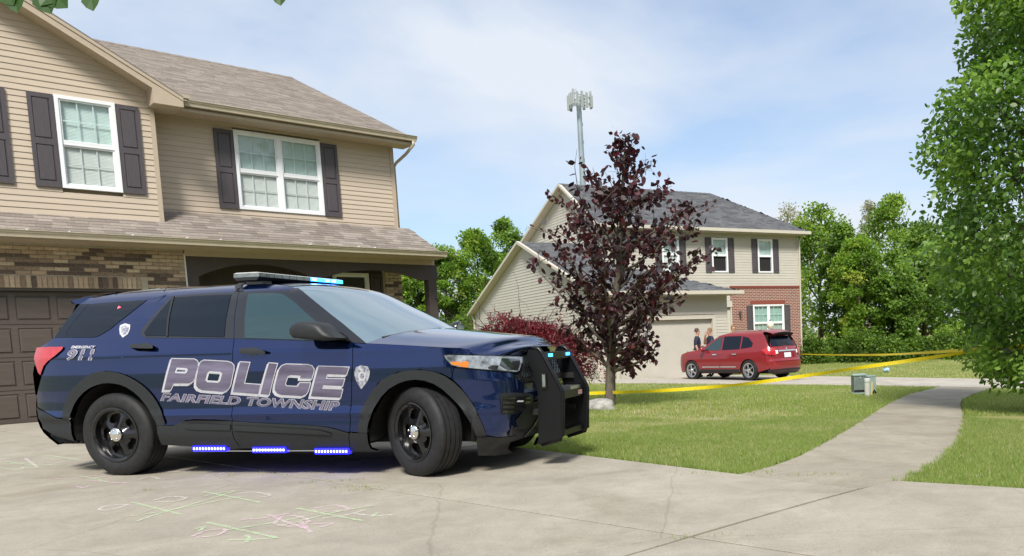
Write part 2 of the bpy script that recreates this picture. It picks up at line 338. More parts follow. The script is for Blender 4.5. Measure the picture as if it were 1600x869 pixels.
def glass_mat(name, tint, gloss, refl=.06):
    m = bpy.data.materials.new(name); m.use_nodes = True; t = m.node_tree; t.nodes.remove(t.nodes['Principled BSDF'])
    tr = N(t, 'ShaderNodeBsdfTransparent'); tr.inputs[0].default_value = (*tint, 1); gl = N(t, 'ShaderNodeBsdfGlossy', i_Roughness=gloss); gl.inputs[0].default_value = (.95, .98, 1, 1)
    lw = N(t, 'ShaderNodeLayerWeight', i_Blend=.5); fr = N(t, 'ShaderNodeMath', operation='POWER'); fr.inputs[1].default_value = 4.; t.links.new(lw.outputs['Facing'], fr.inputs[0]); ad = N(t, 'ShaderNodeMath', operation='ADD'); ad.inputs[1].default_value = refl; ad.use_clamp = True
    ms = N(t, 'ShaderNodeMixShader'); t.links.new(fr.outputs[0], ad.inputs[0]); t.links.new(ad.outputs[0], ms.inputs[0]); t.links.new(tr.outputs[0], ms.inputs[1]); t.links.new(gl.outputs[0], ms.inputs[2])
    t.links.new(ms.outputs[0], t.nodes['Material Output'].inputs[0]); return m
M['pane'] = glass_mat('window_glass', (.80, .90, .885), .02, .05)
M['screen'] = glass_mat('screened_glass', (.83, .86, .85), .25, .02)
def siding(part, x0, x1, z0, z1, y, m, e=.102, holes=(), xl=None, xr=None, joined=False, name='plank'):
    xl = xl or (lambda z: x0); xr = xr or (lambda z: x1); mb = MB(); z = z0
    while z < z1-.01:
        zt = min(z+e, z1); segs = [(xl(z), xl(zt), xr(z), xr(zt))]
        for hx0, hx1, hz0, hz1 in holes:
            if hz0 < zt-.02 and hz1 > z+.02:
                ns = []
                for a, at, b, bt in segs:
                    if hx0 >= max(b, bt) or hx1 <= min(a, at): ns.append((a, at, b, bt)); continue
                    if hx0 > a+.03: ns.append((a, at, hx0, hx0))
                    if hx1 < b-.03: ns.append((hx1, hx1, b, bt))
                segs = ns
        for a, at, b, bt in segs:
            if b-a < .03 and bt-at < .03: continue
            bt = max(bt, at+.002)
            V = [(a, y-.015, z), (b, y-.015, z), (bt, y-.003, zt), (at, y-.003, zt), (a, y+.01, z), (b, y+.01, z), (bt, y+.01, zt), (at, y+.01, zt)]
            F = [(0, 1, 2, 3), (0, 4, 5, 1), (1, 5, 6, 2), (3, 2, 6, 7), (0, 3, 7, 4)]
            if joined: mb.add(V, F)
            elif b-a < 2.2: put(name, V, F, m, part)
            else:
                c_ = a+(b-a)*random.uniform(.25, .75)
                for (p_, pt_, q_, qt_, dy) in ((a, at, c_, c_, 0.), (c_-.02, c_-.02, b, bt, -.0016)):
                    put(name, [(p_, y-.015+dy, z), (q_, y-.015+dy, z), (qt_, y-.003+dy, zt), (pt_, y-.003+dy, zt), (p_, y+.01, z), (q_, y+.01, z), (qt_, y+.01, zt), (pt_, y+.01, zt)], F, m, part)
        z += e
    if joined: return mb.build('siding', m, part)
def shutter(parent, x0, x1, z0, z1, y, m=None, simple=False):
    m = m or M['shutter']; mb = MB(); w = .055; zm = z0+(z1-z0)*.5-.02
    mb.box(x0, x1, y-.018, y, z0, z1)
    for a, b in ((x0, x0+w), (x1-w, x1)): mb.box(a, b, y-.034, y-.018, z0, z1)
    for a, b in ((z0, z0+.10), (zm-.05, zm+.05), (z1-.07, z1)): mb.box(x0+w, x1-w, y-.034, y-.018, a, b)
    o = mb.build('shutter', m, parent)
    for a, b in ((z0+.10, zm-.05), (zm+.05, z1-.07)):
        MB().bevbox(x0+w+.012, x1-w-.012, y-.031, y-.0175, a+.012, b-.012, .012).build('panel', m, o)
    return o
def window(parent, x0, x1, z0, z1, y, units=1, blind='blind', openlow=False, cols=3, grid=True):
    """double-hung unit(s) in a white frame; y is the wall face, the frame stands 30 mm proud"""
    f = .06; mb = MB(); yf = y-.035; yb = y+.07
    mb.box(x0, x1, yf, yb, z0, z0+f); mb.box(x0, x1, yf, yb, z1-f, z1); mb.box(x0, x0+f, yf, yb, z0+f, z1-f); mb.box(x1-f, x1, yf, yb, z0+f, z1-f)
    ww = (x1-x0-2*f-(units-1)*.09)/units; w = mb
    for k in range(1, units): a = x0+f+k*ww+(k-1)*.09; w.box(a, a+.09, yf+.002, yb, z0+f, z1-f)
    o = w.build('window', M['white'], parent); zm = (z0+z1)/2-.02
    for k in range(units):
        a = x0+f+k*(ww+.09); b = a+ww
        MB().box(a, b, y-.012, y+.05, zm-.025, zm+.025).build('meeting_rail', M['white'], o)
        for (s0, s1, yy, up) in ((zm+.025, z1-f, y-.002, True), (z0+f, zm-.025, y+.022, False)):
            if openlow and not up:
                MB().box(a, b, y+.06, y+.065, s0, s1).build('dark_opening', M['dark'], o); continue
            mu = MB(); t = .018
            mu.box(a, b, yy-.012, yy+.012, s0, s0+.03); mu.box(a, b, yy-.012, yy+.012, s1-.03, s1); mu.box(a, a+.03, yy-.0122, yy+.0122, s0+.03, s1-.03); mu.box(b-.03, b, yy-.0122, yy+.0122, s0+.03, s1-.03)
            mu.build('sash', M['white'], o)
            pa, pb, pz0, pz1 = a+.03, b-.03, s0+.03, s1-.03; cw = (pb-pa)/cols; rh = (pz1-pz0)/2
            if grid:
                g_ = MB()
                for c_ in range(1, cols): g_.box(pa+c_*cw-t/2, pa+c_*cw+t/2, yy+.004, yy+.012, pz0, pz1)
                g_.box(pa, pb, yy+.005, yy+.011, pz0+rh-t/2, pz0+rh+t/2); g_.build('muntin', M['white'], o)
            for c_ in range(cols):
                for r in range(2):
                    x_a, x_b, za, zb = pa+c_*cw, pa+(c_+1)*cw, pz0+r*rh, pz0+(r+1)*rh
                    put('pane', [(x_a, yy, za), (x_b, yy, za), (x_b, yy, zb), (x_a, yy, zb)], [(0, 1, 2, 3)], M['pane'] if up else M['screen'], o)
        if blind == 'blind':
            bl = MB(); z = z0+f+.002
            z = zm if openlow else z
            while z < z1-f-.02: bl.add([(a, y+.050, z), (b, y+.050, z), (b, y+.056, z+.024), (a, y+.056, z+.024)], [(0, 1, 2, 3)]); z += .024
            bl.build('blind', M['blind'], o)
        elif blind == 'curtain':
            n = 40; V = []; F = []
            for i in range(n+1):
                xx = a+(b-a)*i/n; yy = y+.058+.010*math.sin(i*1.7)
                V += [(xx, yy, z0+f), (xx, yy, z1-f)]
                if i: F.append((2*i-2, 2*i, 2*i+1, 2*i-1))
            put('curtain', V, F, M['curtain'], o)
    MB().box(x0, x1, y+.071, y+.075, z0, z1).build('backing', M['dark'], o)
    return o
def gutter(parent, x0, x1, y, z, name='gutter'):
    """K-style gutter whose back stands at y and whose rim is at z, running along local x"""
    prof = [(y-.125, z), (y-.118, z+.006), (y-.112, z), (y-.105, z-.035), (y-.085, z-.06), (y-.08, z-.105), (y, z-.105), (y, z+.004), (y-.006, z+.004), (y-.006, z-.09), (y-.078, z-.09), (y-.10, z-.03)]
    return MB().prism(prof, 0, x0, x1).build(name, M['gutter'], parent)
def shingle_stuff(parent, origin, ex, ey, w, h, mats_tone, name='shingles', inside=None, e=.14, tw=.30):
    """laid tabs, joined: origin at the eave, ex along the eave, ey up the slope"""
    ex, ey = np.array(ex, float), np.array(ey, float); nrm = np.cross(ex, ey); nrm /= np.linalg.norm(nrm); o0 = np.array(origin, float); V = []; F = []; T = []
    r = 0; v = 0.
    while v < h:
        u = -random.random()*tw
        while u < w:
            a, b = max(u, 0), min(u+tw*random.choice((.5, 1, 1, 1.15))-.004, w)
            if b-a > .02 and (inside is None or inside((a+b)/2, v+e/2)):
                k = len(V); t = .006+.004*random.random(); tone = random.random()
                for (p, q, n_) in ((a, v, t), (b, v, t), (b, min(v+e+.02, h), t*.2), (a, min(v+e+.02, h), t*.2), (a, v, -.012), (b, v, -.012)): V.append(o0+ex*p+ey*q+nrm*n_)
                T += [tone]*6; F += [(k, k+1, k+2, k+3), (k+4, k+5, k+1, k)]
            u = max(b, u+.05)+.004
        v += e; r += 1
    o = big_mesh(name, V, F, mats_tone, parent, attr=T); o['kind'] = 'stuff'; return o
M['roof1'] = tone_mat('weathered_brown_shingles', [(.185, .160, .140), (.22, .190, .165), (.25, .215, .187), (.285, .248, .217)], .95, .15)
M['roof2'] = tone_mat('dark_grey_shingles', [(.075, .079, .088), (.095, .099, .108), (.115, .119, .128), (.14, .143, .152)], .95, .15)
# ================================================================ the near house
hz1 = root('house', P0, math.atan2(HU[1], HU[0]), 'tan two-storey house with brown garage door, brick and dark shutters', 'house')
GY, RY = .35, .95          # set-backs of the gabled and the right upper walls behind the garage front
gw = MB().box(-3.6, 2.42, GY+.085, GY+.2, 3.0, 5.8).build('gable_wall', M['trim'], hz1)
apx, apz = -.5, 7.52; sl = .555
rx = lambda z: min(2.40, apx+(apz-.08-z)/sl); lx = lambda z: max(-3.4, apx-(apz-.08-z)/sl)
W1 = (.985, 1.865, 3.98, 5.55); W0 = (-.86, -.03, 3.98, 5.55)
siding(gw, -3.4, 2.40, 3.40, 7.35, GY, M['siding'], holes=[W1, W0], xl=lx, xr=rx)
MB().prism([(-3.4, 5.8), (2.4, 5.8), (apx, apz-.1)], 1, GY+.085, GY+.1).build('gable_backing', M['trim'], hz1)
for w_, lab in ((W1, None), (W0, None)): window(hz1, *w_, GY)
for a, b in ((.62, .975), (1.875, 2.225), (-.02, .335), (-1.22, -.87)): shutter(hz1, a, b, 3.975, 5.53, GY-.012)
rw = MB().box(2.3, 7.40, RY+.085, RY+.2, -.4, 5.78).build('front_wall', M['trim'], hz1)
W2 = (4.0, 5.73, 3.95, 5.53)
siding(rw, 2.42, 7.34, 3.74, 5.76, RY, M['siding'], holes=[W2])
window(hz1, *W2, RY, units=2)
for a, b in ((3.635, 3.99), (5.74, 6.095)): shutter(hz1, a, b, 3.94, 5.50, RY-.012)
cb = MB(); cb.box(2.40, 2.475, GY-.022, GY+.62, 3.40, 5.83); cb.build('corner_board', M['trim'], hz1)
MB().box(7.335, 7.425, RY-.024, RY+.10, 3.74, 5.78).build('corner_board', M['trim'], hz1)
MB().box(7.3, 7.40, RY+.1, 12.8, -.5, 5.8).box(-3.5, -3.4, .3, 12.8, -.3, 5.8).box(-3.4, 7.4, 12.7, 12.8, -.5, 5.8).build('side_wall', M['siding'], hz1)
# --- main roof: ridge along the front
ME, MZ, RG, RZ = .47, 5.80, 6.86, 8.66                 # eave y,z ; ridge y,z
k = math.hypot(RG-ME, RZ-MZ)
mr = MB().prism([(ME, MZ-.03), (RG, RZ-.03), (13.3, MZ-.03), (13.3, MZ-.12), (RG, RZ-.16), (ME, MZ-.12)], 0, -3.7, 7.72).build('roof', M['trim'], hz1)
shingle_stuff(mr, (2.2, ME-.03, MZ-.025), (1, 0, 0), (0, (RG-ME)/k, (RZ-MZ)/k), 5.54, k, M['roof1'])
rc = MB()
for i in range(27): a = 7.72-.30*i; rc.add([(a, RG-.12, RZ-.05), (a, RG, RZ+.022), (a, RG+.12, RZ-.05), (a-.29, RG-.12, RZ-.058), (a-.29, RG, RZ+.012), (a-.29, RG+.12, RZ-.058)], [(0, 1, 4, 3), (1, 2, 5, 4)])
rc.build('ridge_cap', SH[2], hz1)
gutter(hz1, 2.62, 7.74, ME, MZ+.02)
MB().box(2.44, 7.70, ME+.001, RY+.02, MZ-.17, MZ-.14).build('soffit', M['trim'], hz1)
MB().box(2.44, 7.70, ME, ME+.02, MZ-.16, MZ-.02).build('fascia', M['trim'], hz1)
dn = MB(); dn.tube([(7.66, ME-.06, MZ-.09), (7.66, ME-.06, MZ-.17), (7.60, ME+.2, MZ-.34), (7.47, RY-.03, MZ-.52), (7.46, RY+.05, MZ-.60), (7.46, RY+.05, 3.72)], .035, 8); dn.build('downspout', M['gutter'], hz1, True)
MB().box(7.40, 7.52, RY-.02, RY+.1, 3.70, 3.80).build('downspout_foot', M['dark'], hz1)
# --- front gable roof over the garage part
for sgn, nm in ((1, 'gable_roof'), (-1, 'gable_roof')):
    xe = apx+sgn*3.36; ze = apz+.10-sl*3.36
    V = [(apx, -.06, apz+.10), (xe, -.06, ze), (xe, .47, ze), (apx, 4.6, apz+.10)]
    V += [(v[0], v[1], v[2]-.035) for v in V]
    put(nm, V, [(0, 1, 2, 3), (7, 6, 5, 4), (0, 4, 5, 1), (1, 5, 6, 2), (2, 6, 7, 3)], SH[2], hz1)
    # fascia boards: two steps
    for y0, y1, d0, d1, nn in ((-.045, -.02, .035, .20, 'rake_board'), (-.02, GY-.016, .165, .185, 'rake_soffit'), (-.062, -.045, .03, .085, 'rake_trim')):
        MB().add([(apx, y0, apz+.1-d0), (xe-.0, y0, ze-d0), (xe-.0, y0, ze-d1), (apx, y0, apz+.1-d1), (apx, y1, apz+.1-d0), (xe, y1, ze-d0), (xe, y1, ze-d1), (apx, y1, apz+.1-d1)],
                 [(0, 1, 2, 3), (4, 7, 6, 5), (1, 5, 6, 2), (3, 2, 6, 7), (0, 4, 5, 1)]).build(nn, M['trim'], hz1)
MB().prism([(2.38, 5.56), (2.86, 5.56), (2.86, 5.72), (2.38, 5.90)], 1, -.05, .60).build('eave_return', M['trim'], hz1)
MB().box(2.80, 2.98, -.03, .10, 5.74, 5.80).build('gutter_end', M['gutter'], hz1)
MB().box(2.66, 3.02, .28, .50, 5.775, 5.85).build('diverter', M['gutter'], hz1)
# --- skirt roof over garage and porch, its shingles laid one by one
SE, SZ, SP = -.50, 3.075, .5
sr = MB().prism([(SE, SZ), (RY, SZ+(RY-SE)*SP), (RY, SZ+(RY-SE)*SP-.12), (SE, SZ-.07)], 0, -3.6, 7.70).build('skirt_roof', SH[2], hz1)
ang = math.atan(SP); cl = math.cos(ang); EX = .145
smesh = []
for m in SH:
    for wd in (.296, .20):
        me = mesh_of('shingle', [(0, 0, .010), (wd, 0, .010), (wd, .165, .003), (0, .165, .003), (0, 0, -.004), (wd, 0, -.004)], [(0, 1, 2, 3), (4, 5, 1, 0), (0, 3, 4), (1, 5, 2)], m); smesh.append((wd, me))
v = 0.; row = 0; L = (RY-SE)/cl
while v < L-.05:
    yy = SE+v*cl; u = -.35-.3*random.random() if True else 0
    xmax = 7.70 if yy < GY-.12 else 7.70
    x = -1.05+(row % 2)*.15-.1*random.random()
    while x < xmax-.02:
        wd, me = random.choice(smesh)
        if x+wd > xmax: wd, me = smesh[1] if x+.2 <= xmax+.02 else (0, None)
        if me is None: break
        if yy < GY-.05 or x > 2.35:
            o = bpy.data.objects.new('shingle', me); o.location = (x, yy, SZ+(yy-SE)*SP+.004); o.rotation_euler = (ang, 0, 0); link(o, sr)
        x += wd+.004
    v += EX; row += 1
gutter(hz1, -3.6, 7.74, SE, SZ+.03)
for x in (-.62, .28, .83, 1.72, 2.55, 3.1, 4.72, 5.7, 6.05): MB().box(x, x+.012, SE-.12, SE+.05, SZ+.036, SZ+.052).build('gutter_strap', M['white'], hz1)
MB().box(-3.6, 7.70, SE+.001, .0, SZ-.105, SZ-.085).build('soffit', M['trim'], hz1)
MB().box(-3.6, 7.71, SE, SE+.02, SZ-.10, SZ-.005).build('fascia', M['trim'], hz1)
MB().box(7.68, 7.72, SE, RY, SZ-.08, SZ-.04).build('rake_end', M['trim'], hz1)
# --- garage front: mortar backing, bricks, soldier course
bw = MB().box(1.93, 2.64, .012, .25, 2.456, 2.99).box(-3.6, 1.93, .012, .25, 2.24, 2.99).box(-3.6, -2.95, .012, .25, -.1, 2.24).build('brick_wall', M['mortar'], hz1)
bl, bh, jt = .196, .057, .0105
def brickmesh(w, h, d=.05):
    return [mesh_of('brick', *(lambda q: (q.V, q.F))(MB().bevbox(0, w, -.004, d, 0, h, .005)), m) for m in BR]
bm_full, bm_half, bm_sold = brickmesh(bl, bh), brickmesh(bl/2-.005, bh), brickmesh(bh+.004, .196)
pick = lambda: random.choices(range(4), (44, 26, 20, 10))[0]
def lay(part, x0, x1, z0, z1, y=0., full=bm_full, half=bm_half, row0=0):
    z = z0; r = row0
    while z+bh <= z1+.004:
        x = x1
        if r % 2:
            o = bpy.data.objects.new('brick', half[pick()]); o.location = (x-(bl/2-.005), y, z); link(o, part); x -= bl/2-.005+jt
        run = pick(); left = 0
        while x-bl/2 > x0:
            if left <= 0: run = pick(); left = random.choice((1, 1, 2, 3)) if run == 2 else random.choice((1, 2, 3))
            w = bl
            me = full[run]
            if x-bl < x0-.002: me = half[run]; w = bl/2-.005
            o = bpy.data.objects.new('brick', me); o.location = (x-w, y+.003*(random.random()-.5), z); link(o, part); x -= w+jt; left -= 1
        z += bh+jt; r += 1
lay(bw, -1.75, 2.645, 2.463, 2.985)
bpier = MB().box(1.93, 2.64, .013, .24, -.1, 2.455).build('brick_pier', M['mortar'], hz1)
lay(bpier, 1.935, 2.645, 2.463-.0675*36, 2.455, row0=0)
x = 1.922
while x > -1.75:
    o = bpy.data.objects.new('brick', bm_sold[pick()]); o.location = (x-bh-.004, 0, 2.245); link(o, bw); x -= bh+.004+.010
MB().box(2.643, 2.665, -.01, .03, -.1, 2.90).build('white_edge_strip', M['white'], hz1)
MB().box(-2.95, 1.93, .02, .10, 2.195, 2.245).build('lintel', M['beam'], hz1)
gd = MB().box(-2.95, 1.93, .13, .17, 0, 2.21).build('garage_door', M['garage'], hz1)
pm = mesh_of('panel', *(lambda q: (q.V, q.F))(MB().bevbox(0, .45, -.016, 0, 0, .39, .022)), M['garage'])
rib = mesh_of('section', *(lambda q: (q.V, q.F))(MB().bevbox(0, 4.86, -.022, 0, 0, .525, .006)), M['garage'])
fr = MB()
for r in range(4):
    z = .02+.542*r
    for k in range(8):
        o = bpy.data.objects.new('door_panel', pm); o.location = (-2.75+.55*k+.146, .1297, z+.075); link(o, gd)
        fr.add([(-2.75+.55*k+.14, .1295, z+.069), (-2.75+.55*k+.602, .1295, z+.069), (-2.75+.55*k+.602, .1295, z+.47), (-2.75+.55*k+.14, .1295, z+.47)], [(0, 1, 2, 3)]) if False else None
    MB().box(-2.94, 1.92, .118, .1302, z, z+.062).box(-2.94, 1.92, .118, .1302, z+.478, z+.532).build('rail', M['garage'], gd)
    for k in range(9):
        a = -2.75+.55*k+.052-.0; MB().box(max(a, -2.94), min(a+.086, 1.92), .1182, .1304, z+.062, z+.478).build('stile', M['garage'], gd)
MB().box(-2.95, 1.93, .10, .135, -.03, .02).build('door_seal', M['dark'], hz1)
MB().box(-3.5, 2.6, -.02, .6, -.25, -.03).build('garage_sill', M['conc'], hz1)
# --- porch
def arch(x0, x1, zs, zp, n=14):
    return [(x0+(x1-x0)*i/n, zs+(zp-zs)*(1-(2*i/n-1)**2)) for i in range(n+1)]
bot = [(2.66, 2.46), (2.90, 2.50)]+arch(2.92, 4.98, 2.52, 2.755)+arch(5.22, 7.42, 2.52, 2.72)+[(7.80, 2.53)]
V = []; F = []
for (x, z) in bot: V += [(x, .0, z), (x, .0, 2.86), (x, .16, z), (x, .16, 2.86)]
for i in range(len(bot)-1):
    a, b = 4*i, 4*i+4; F += [(a, b, b+1, a+1), (a+2, a+3, b+3, b+2), (a, a+2, b+2, b)]
F += [(4*len(bot)-4, 4*len(bot)-2, 4*len(bot)-1, 4*len(bot)-3), (0, 1, 3, 2)]
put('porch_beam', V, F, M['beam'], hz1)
MB().box(2.655, 7.74, -.015, .15, 2.86, SZ-.105).build('frieze', M['trim'], hz1)
for a in (2.66, 5.0, 7.565):
    p = MB(); p.box(a, a+.205, .0 if a > 7 else .004, .20, -.35, 2.53); p.build('porch_post', M['beam'], hz1)
MB().tube([(7.70, -.02, 2.1), (7.70, -.09, 2.13), (7.70, -.11, 2.08)], .012, 6).box(7.675, 7.72, -.13, -.09, 2.05, 2.10).build('hook', M['dark'], hz1)
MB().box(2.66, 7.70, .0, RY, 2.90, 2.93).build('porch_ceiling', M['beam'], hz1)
MB().box(2.66, 7.55, -.4, RY, -.5, -.12).build('porch_floor', M['conc2'], hz1)
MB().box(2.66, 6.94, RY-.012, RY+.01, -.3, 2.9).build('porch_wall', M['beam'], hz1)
pb = MB().box(6.94, 7.40, RY-.006, RY+.05, -.3, 2.9).build('porch_brick', M['mortar'], hz1)
lay(pb, 6.96, 7.405, 1.55, 2.87, y=RY-.03)
window(hz1, 5.78, 6.60, 1.2, 2.72, RY-.02, blind=None, grid=False)
shutter(hz1, 6.64, 6.93, 1.2, 2.72, RY-.02, M['beam'])
MB().box(3.6, 4.55, RY-.06, RY-.012, -.1, 2.1).build('front_door', M['shutter'], hz1)
# ================================================================ vehicle kit: a body surface unrolled round the plan outline
def catmull(P, n):
    P = np.array(P, float); out = []
    for i in range(len(P)-1):
        p0, p1, p2, p3 = P[max(i-1, 0)], P[i], P[i+1], P[min(i+2, len(P)-1)]
        for t in np.linspace(0, 1, n, endpoint=False):
            out.append(.5*((2*p1)+(-p0+p2)*t+(2*p0-5*p1+4*p2-p3)*t*t+(-p0+3*p1-3*p2+p3)*t**3))
    out.append(P[-1]); return np.array(out)
def lut(pts, smooth=True):
    pts = np.array(pts, float)
    if smooth:   # monotone-ish smoothing of the profile by sampling and a short box filter
        z = np.linspace(pts[0, 0], pts[-1, 0], 500); v = np.interp(z, pts[:, 0], pts[:, 1]); k = np.ones(5)/5
        v = np.convolve(np.pad(v, 2, mode='edge'), k, 'valid')
        return lambda q: np.interp(q, z, v)
    return lambda q: np.interp(q, pts[:, 0], pts[:, 1])
class Body:
    """near side of a car: a = metres along the plan outline from the tail's middle to the nose's middle, z = height"""
    def __init__(s, outline, side, front, rear, O, fw, lf, up, sgn=-1):
        C = catmull(outline, 40); d = np.concatenate([[0], np.cumsum(np.linalg.norm(np.diff(C, axis=0), axis=1))])
        s.A = np.linspace(0, d[-1], 700); s.C = np.stack([np.interp(s.A, d, C[:, 0]), np.interp(s.A, d, C[:, 1])], 1)
        T = np.gradient(s.C, axis=0); T /= np.linalg.norm(T, axis=1)[:, None]; s.Nn = np.stack([-T[:, 1], T[:, 0]], 1)
        s.L = d[-1]; s.side, s.front, s.rear = lut(side), lut(front), lut(rear); s.O, s.fw, s.lf, s.up, s.sgn = O, fw, lf, up, sgn
    def loc(s, a, z, off=0.):
        cx, cw = np.interp(a, s.A, s.C[:, 0]), np.interp(a, s.A, s.C[:, 1]); nx, nw = np.interp(a, s.A, s.Nn[:, 0]), np.interp(a, s.A, s.Nn[:, 1])
        ins = nw**2*s.side(z)+np.maximum(nx, 0)**2*s.front(z)+np.maximum(-nx, 0)**2*s.rear(z)-off
        return np.stack([cx-nx*ins, s.sgn*(cw-nw*ins), z+0*a], -1)
    def nrm(s, a, z):
        e = .004; n = np.cross(s.loc(a+e, z)-s.loc(a-e, z), s.loc(a, z+e)-s.loc(a, z-e)); n /= np.linalg.norm(n, axis=-1, keepdims=True)+1e-12
        nw = np.interp(a, s.A, s.Nn[:, 1]); nx = np.interp(a, s.A, s.Nn[:, 0]); out_ = np.stack([nx, s.sgn*nw, 0*nx], -1)
        return n*np.where((n*out_).sum(-1, keepdims=True) < 0, -1, 1)
    def P(s, a, z, off=0.):
        return s.loc(a, z)+s.nrm(a, z)*off
    def world(s, L): return s.O+L[..., 0:1]*s.fw+L[..., 1:2]*s.lf+L[..., 2:3]*s.up
    def px(s, x, y, a0=None, z0=.8):
        """pixel -> (a, z) on the surface (Gauss-Newton on the reprojection)"""
        a, z = (a0 if a0 is not None else s.L*.5), z0
        if a0 is None:     # coarse start among the points that face the camera
            if not hasattr(s, 'G'):
                ga, gz_ = np.meshgrid(np.linspace(.05, s.L-.05, 130), np.linspace(.2, 1.74, 40), indexing='ij'); ga, gz_ = ga.ravel(), gz_.ravel()
                w = s.world(s.loc(ga, gz_)); nn = s.nrm(ga, gz_); nw_ = nn[:, 0:1]*s.fw+nn[:, 1:2]*s.lf+nn[:, 2:3]*s.up
                k = ((CP-w)*nw_).sum(1)/np.linalg.norm(CP-w, axis=1) > .04; Q = w-CP; zc = Q@CF
                s.G = np.stack([FPX*(Q@CR)/zc+CX, -FPX*(Q@CU)/zc+CY], 1)[k]; s.Gaz = np.stack([ga, gz_], 1)[k]
            i = np.argmin(((s.G-(x, y))**2).sum(1)); a, z = s.Gaz[i]
        f = lambda a, z: proj(s.world(s.loc(np.array(a), np.array(z))))
        for _ in range(25):
            p = f(a, z); r = np.array([x, y])-p; h = .004
            J = np.stack([(f(a+h, z)-f(a-h, z))/(2*h), (f(a, z+h)-f(a, z-h))/(2*h)], 1)
            d = np.linalg.solve(J.T@J+1e-3*np.eye(2), J.T@r); d = np.clip(d, -.15, .15); a = min(max(a+d[0], .0), s.L); z = min(max(z+d[1], .1), 1.9)
        return a, z
    def pxs(s, pts):
        out = []; 
        for x, y in pts: out.append(s.px(x, y))
        return np.array(out)
    def to_plane(s, pts, lat):
        """pixels -> (x, z) in the car on the vertical lengthwise plane at lateral position lat"""
        R = []
        for x, y in pts:
            Q = on_plane(x, y, s.O+lat*s.lf, s.lf)-s.O; R.append((Q@s.fw, Q@s.up))
        return R
def inside_poly(px_, py_, poly):
    c = np.zeros(px_.shape, bool); n = len(poly); j = n-1
    for i in range(n):
        xi, yi = poly[i]; xj, yj = poly[j]
        cond = ((yi > py_) != (yj > py_)) & (px_ < (xj-xi)*(py_-yi)/(yj-yi+1e-15)+xi); c ^= cond; j = i
    return c
def densify(poly, step):
    out = []
    for i in range(len(poly)):
        a, b = np.array(poly[i]), np.array(poly[(i+1) % len(poly)]); n = max(1, int(math.ceil(np.linalg.norm(b-a)/step)))
        for k in range(n): out.append(a+(b-a)*k/n)
    return np.array(out)
def smooth_loop(poly, keep=38, it=2):
    """round a traced outline where it bends gently, keep its sharp corners"""
    P = [np.array(p, float) for p in poly]
    for _ in range(it):
        Q = []; n = len(P)
        for i in range(n):
            a, b, c = P[i-1], P[i], P[(i+1) % n]; u, v = b-a, c-b
            ang = abs(math.degrees(math.atan2(u[0]*v[1]-u[1]*v[0], u@v)))
            if ang > keep or ang < 1: Q.append(b)
            else: Q += [b*.75+a*.25, b*.75+c*.25]
        P = Q
    return np.array(P)
def fill2d(poly, step, holes=()):
    """triangulate polygon (with holes) with inner grid points"""
    loops = [densify(p, step) for p in (poly, *holes)]; pts = np.concatenate(loops); edges = []; o = 0
    for l in loops: edges += [(o+i, o+(i+1) % len(l)) for i in range(len(l))]; o += len(l)
    lo, hi = loops[0].min(0), loops[0].max(0); gx, gy = np.meshgrid(np.arange(lo[0]+step*.5, hi[0], step), np.arange(lo[1]+step*.5, hi[1], step), indexing='ij'); gx, gy = gx.ravel(), gy.ravel()
    ok = inside_poly(gx, gy, poly)
    for h in holes: ok &= ~inside_poly(gx, gy, h)
    g_ = np.stack([gx, gy], 1)[ok]
    if len(g_):
        d = np.min(np.linalg.norm(g_[:, None]-pts[None], axis=2), axis=1); g_ = g_[d > step*.45]
    allp = np.concatenate([pts, g_]) if len(g_) else pts
    r = delaunay_2d_cdt([Vector(p) for p in allp], edges, [], 1 if not holes else 2, 1e-7)
    V = np.array([tuple(v) for v in r[0]]); F = [tuple(f) for f in r[2]]
    if holes:
        cen = np.array([V[list(f)].mean(0) for f in F]); k = inside_poly(cen[:, 0], cen[:, 1], poly)
        for h in holes: k &= ~inside_poly(cen[:, 0], cen[:, 1], h)
        F = [f for f, q in zip(F, k) if q]
    return V, F, loops
def set_normals(me, Nv):
    me.shade_smooth(); me.normals_split_custom_set_from_vertices([tuple(n) for n in Nv])
def patch_az(B, name, az, m, parent, off=0., step=.05, rim=.025, holes=(), mirror=True):
    az = [tuple(p) for p in az]; V2, F, loops = fill2d(az, step, holes)
    V = B.P(V2[:, 0], V2[:, 1], off); Nv = B.nrm(V2[:, 0], V2[:, 1]); V = list(V); Nv = list(Nv); F = list(F)
    # orientation
    f = F[0]; n = np.cross(V[f[1]]-V[f[0]], V[f[2]]-V[f[0]])
    if n@Nv[f[0]] < 0: F = [g_[::-1] for g_ in F]
    if rim:
        for lp in loops:
            a, z = lp[:, 0], lp[:, 1]; top = B.P(a, z, off); bot = B.P(a, z, off-rim); nn = B.nrm(a, z); o = len(V); n = len(lp)
            tan = np.roll(top, -1, 0)-np.roll(top, 1, 0); sn = np.cross(tan, nn); sn /= np.linalg.norm(sn, axis=1)[:, None]+1e-12
            V += list(top)+list(bot); Nv += list(sn)*2
            F += [(o+i, o+(i+1) % n, o+n+(i+1) % n, o+n+i) for i in range(n)]
    o = put(name, V, F, m, parent); set_normals(o.data, Nv)
    if mirror:
        c = share(o, parent, scale=(1, -1, 1))
    return o
def patch(B, name, px, m, parent, off=0., step=.05, rim=.025, holes=(), mirror=True, rnd=0):
    px = smooth_loop(px, it=rnd) if rnd else px
    return patch_az(B, name, B.pxs(px), m, parent, off, step, rim, [B.pxs(smooth_loop(h, it=rnd) if rnd else h) for h in holes], mirror)
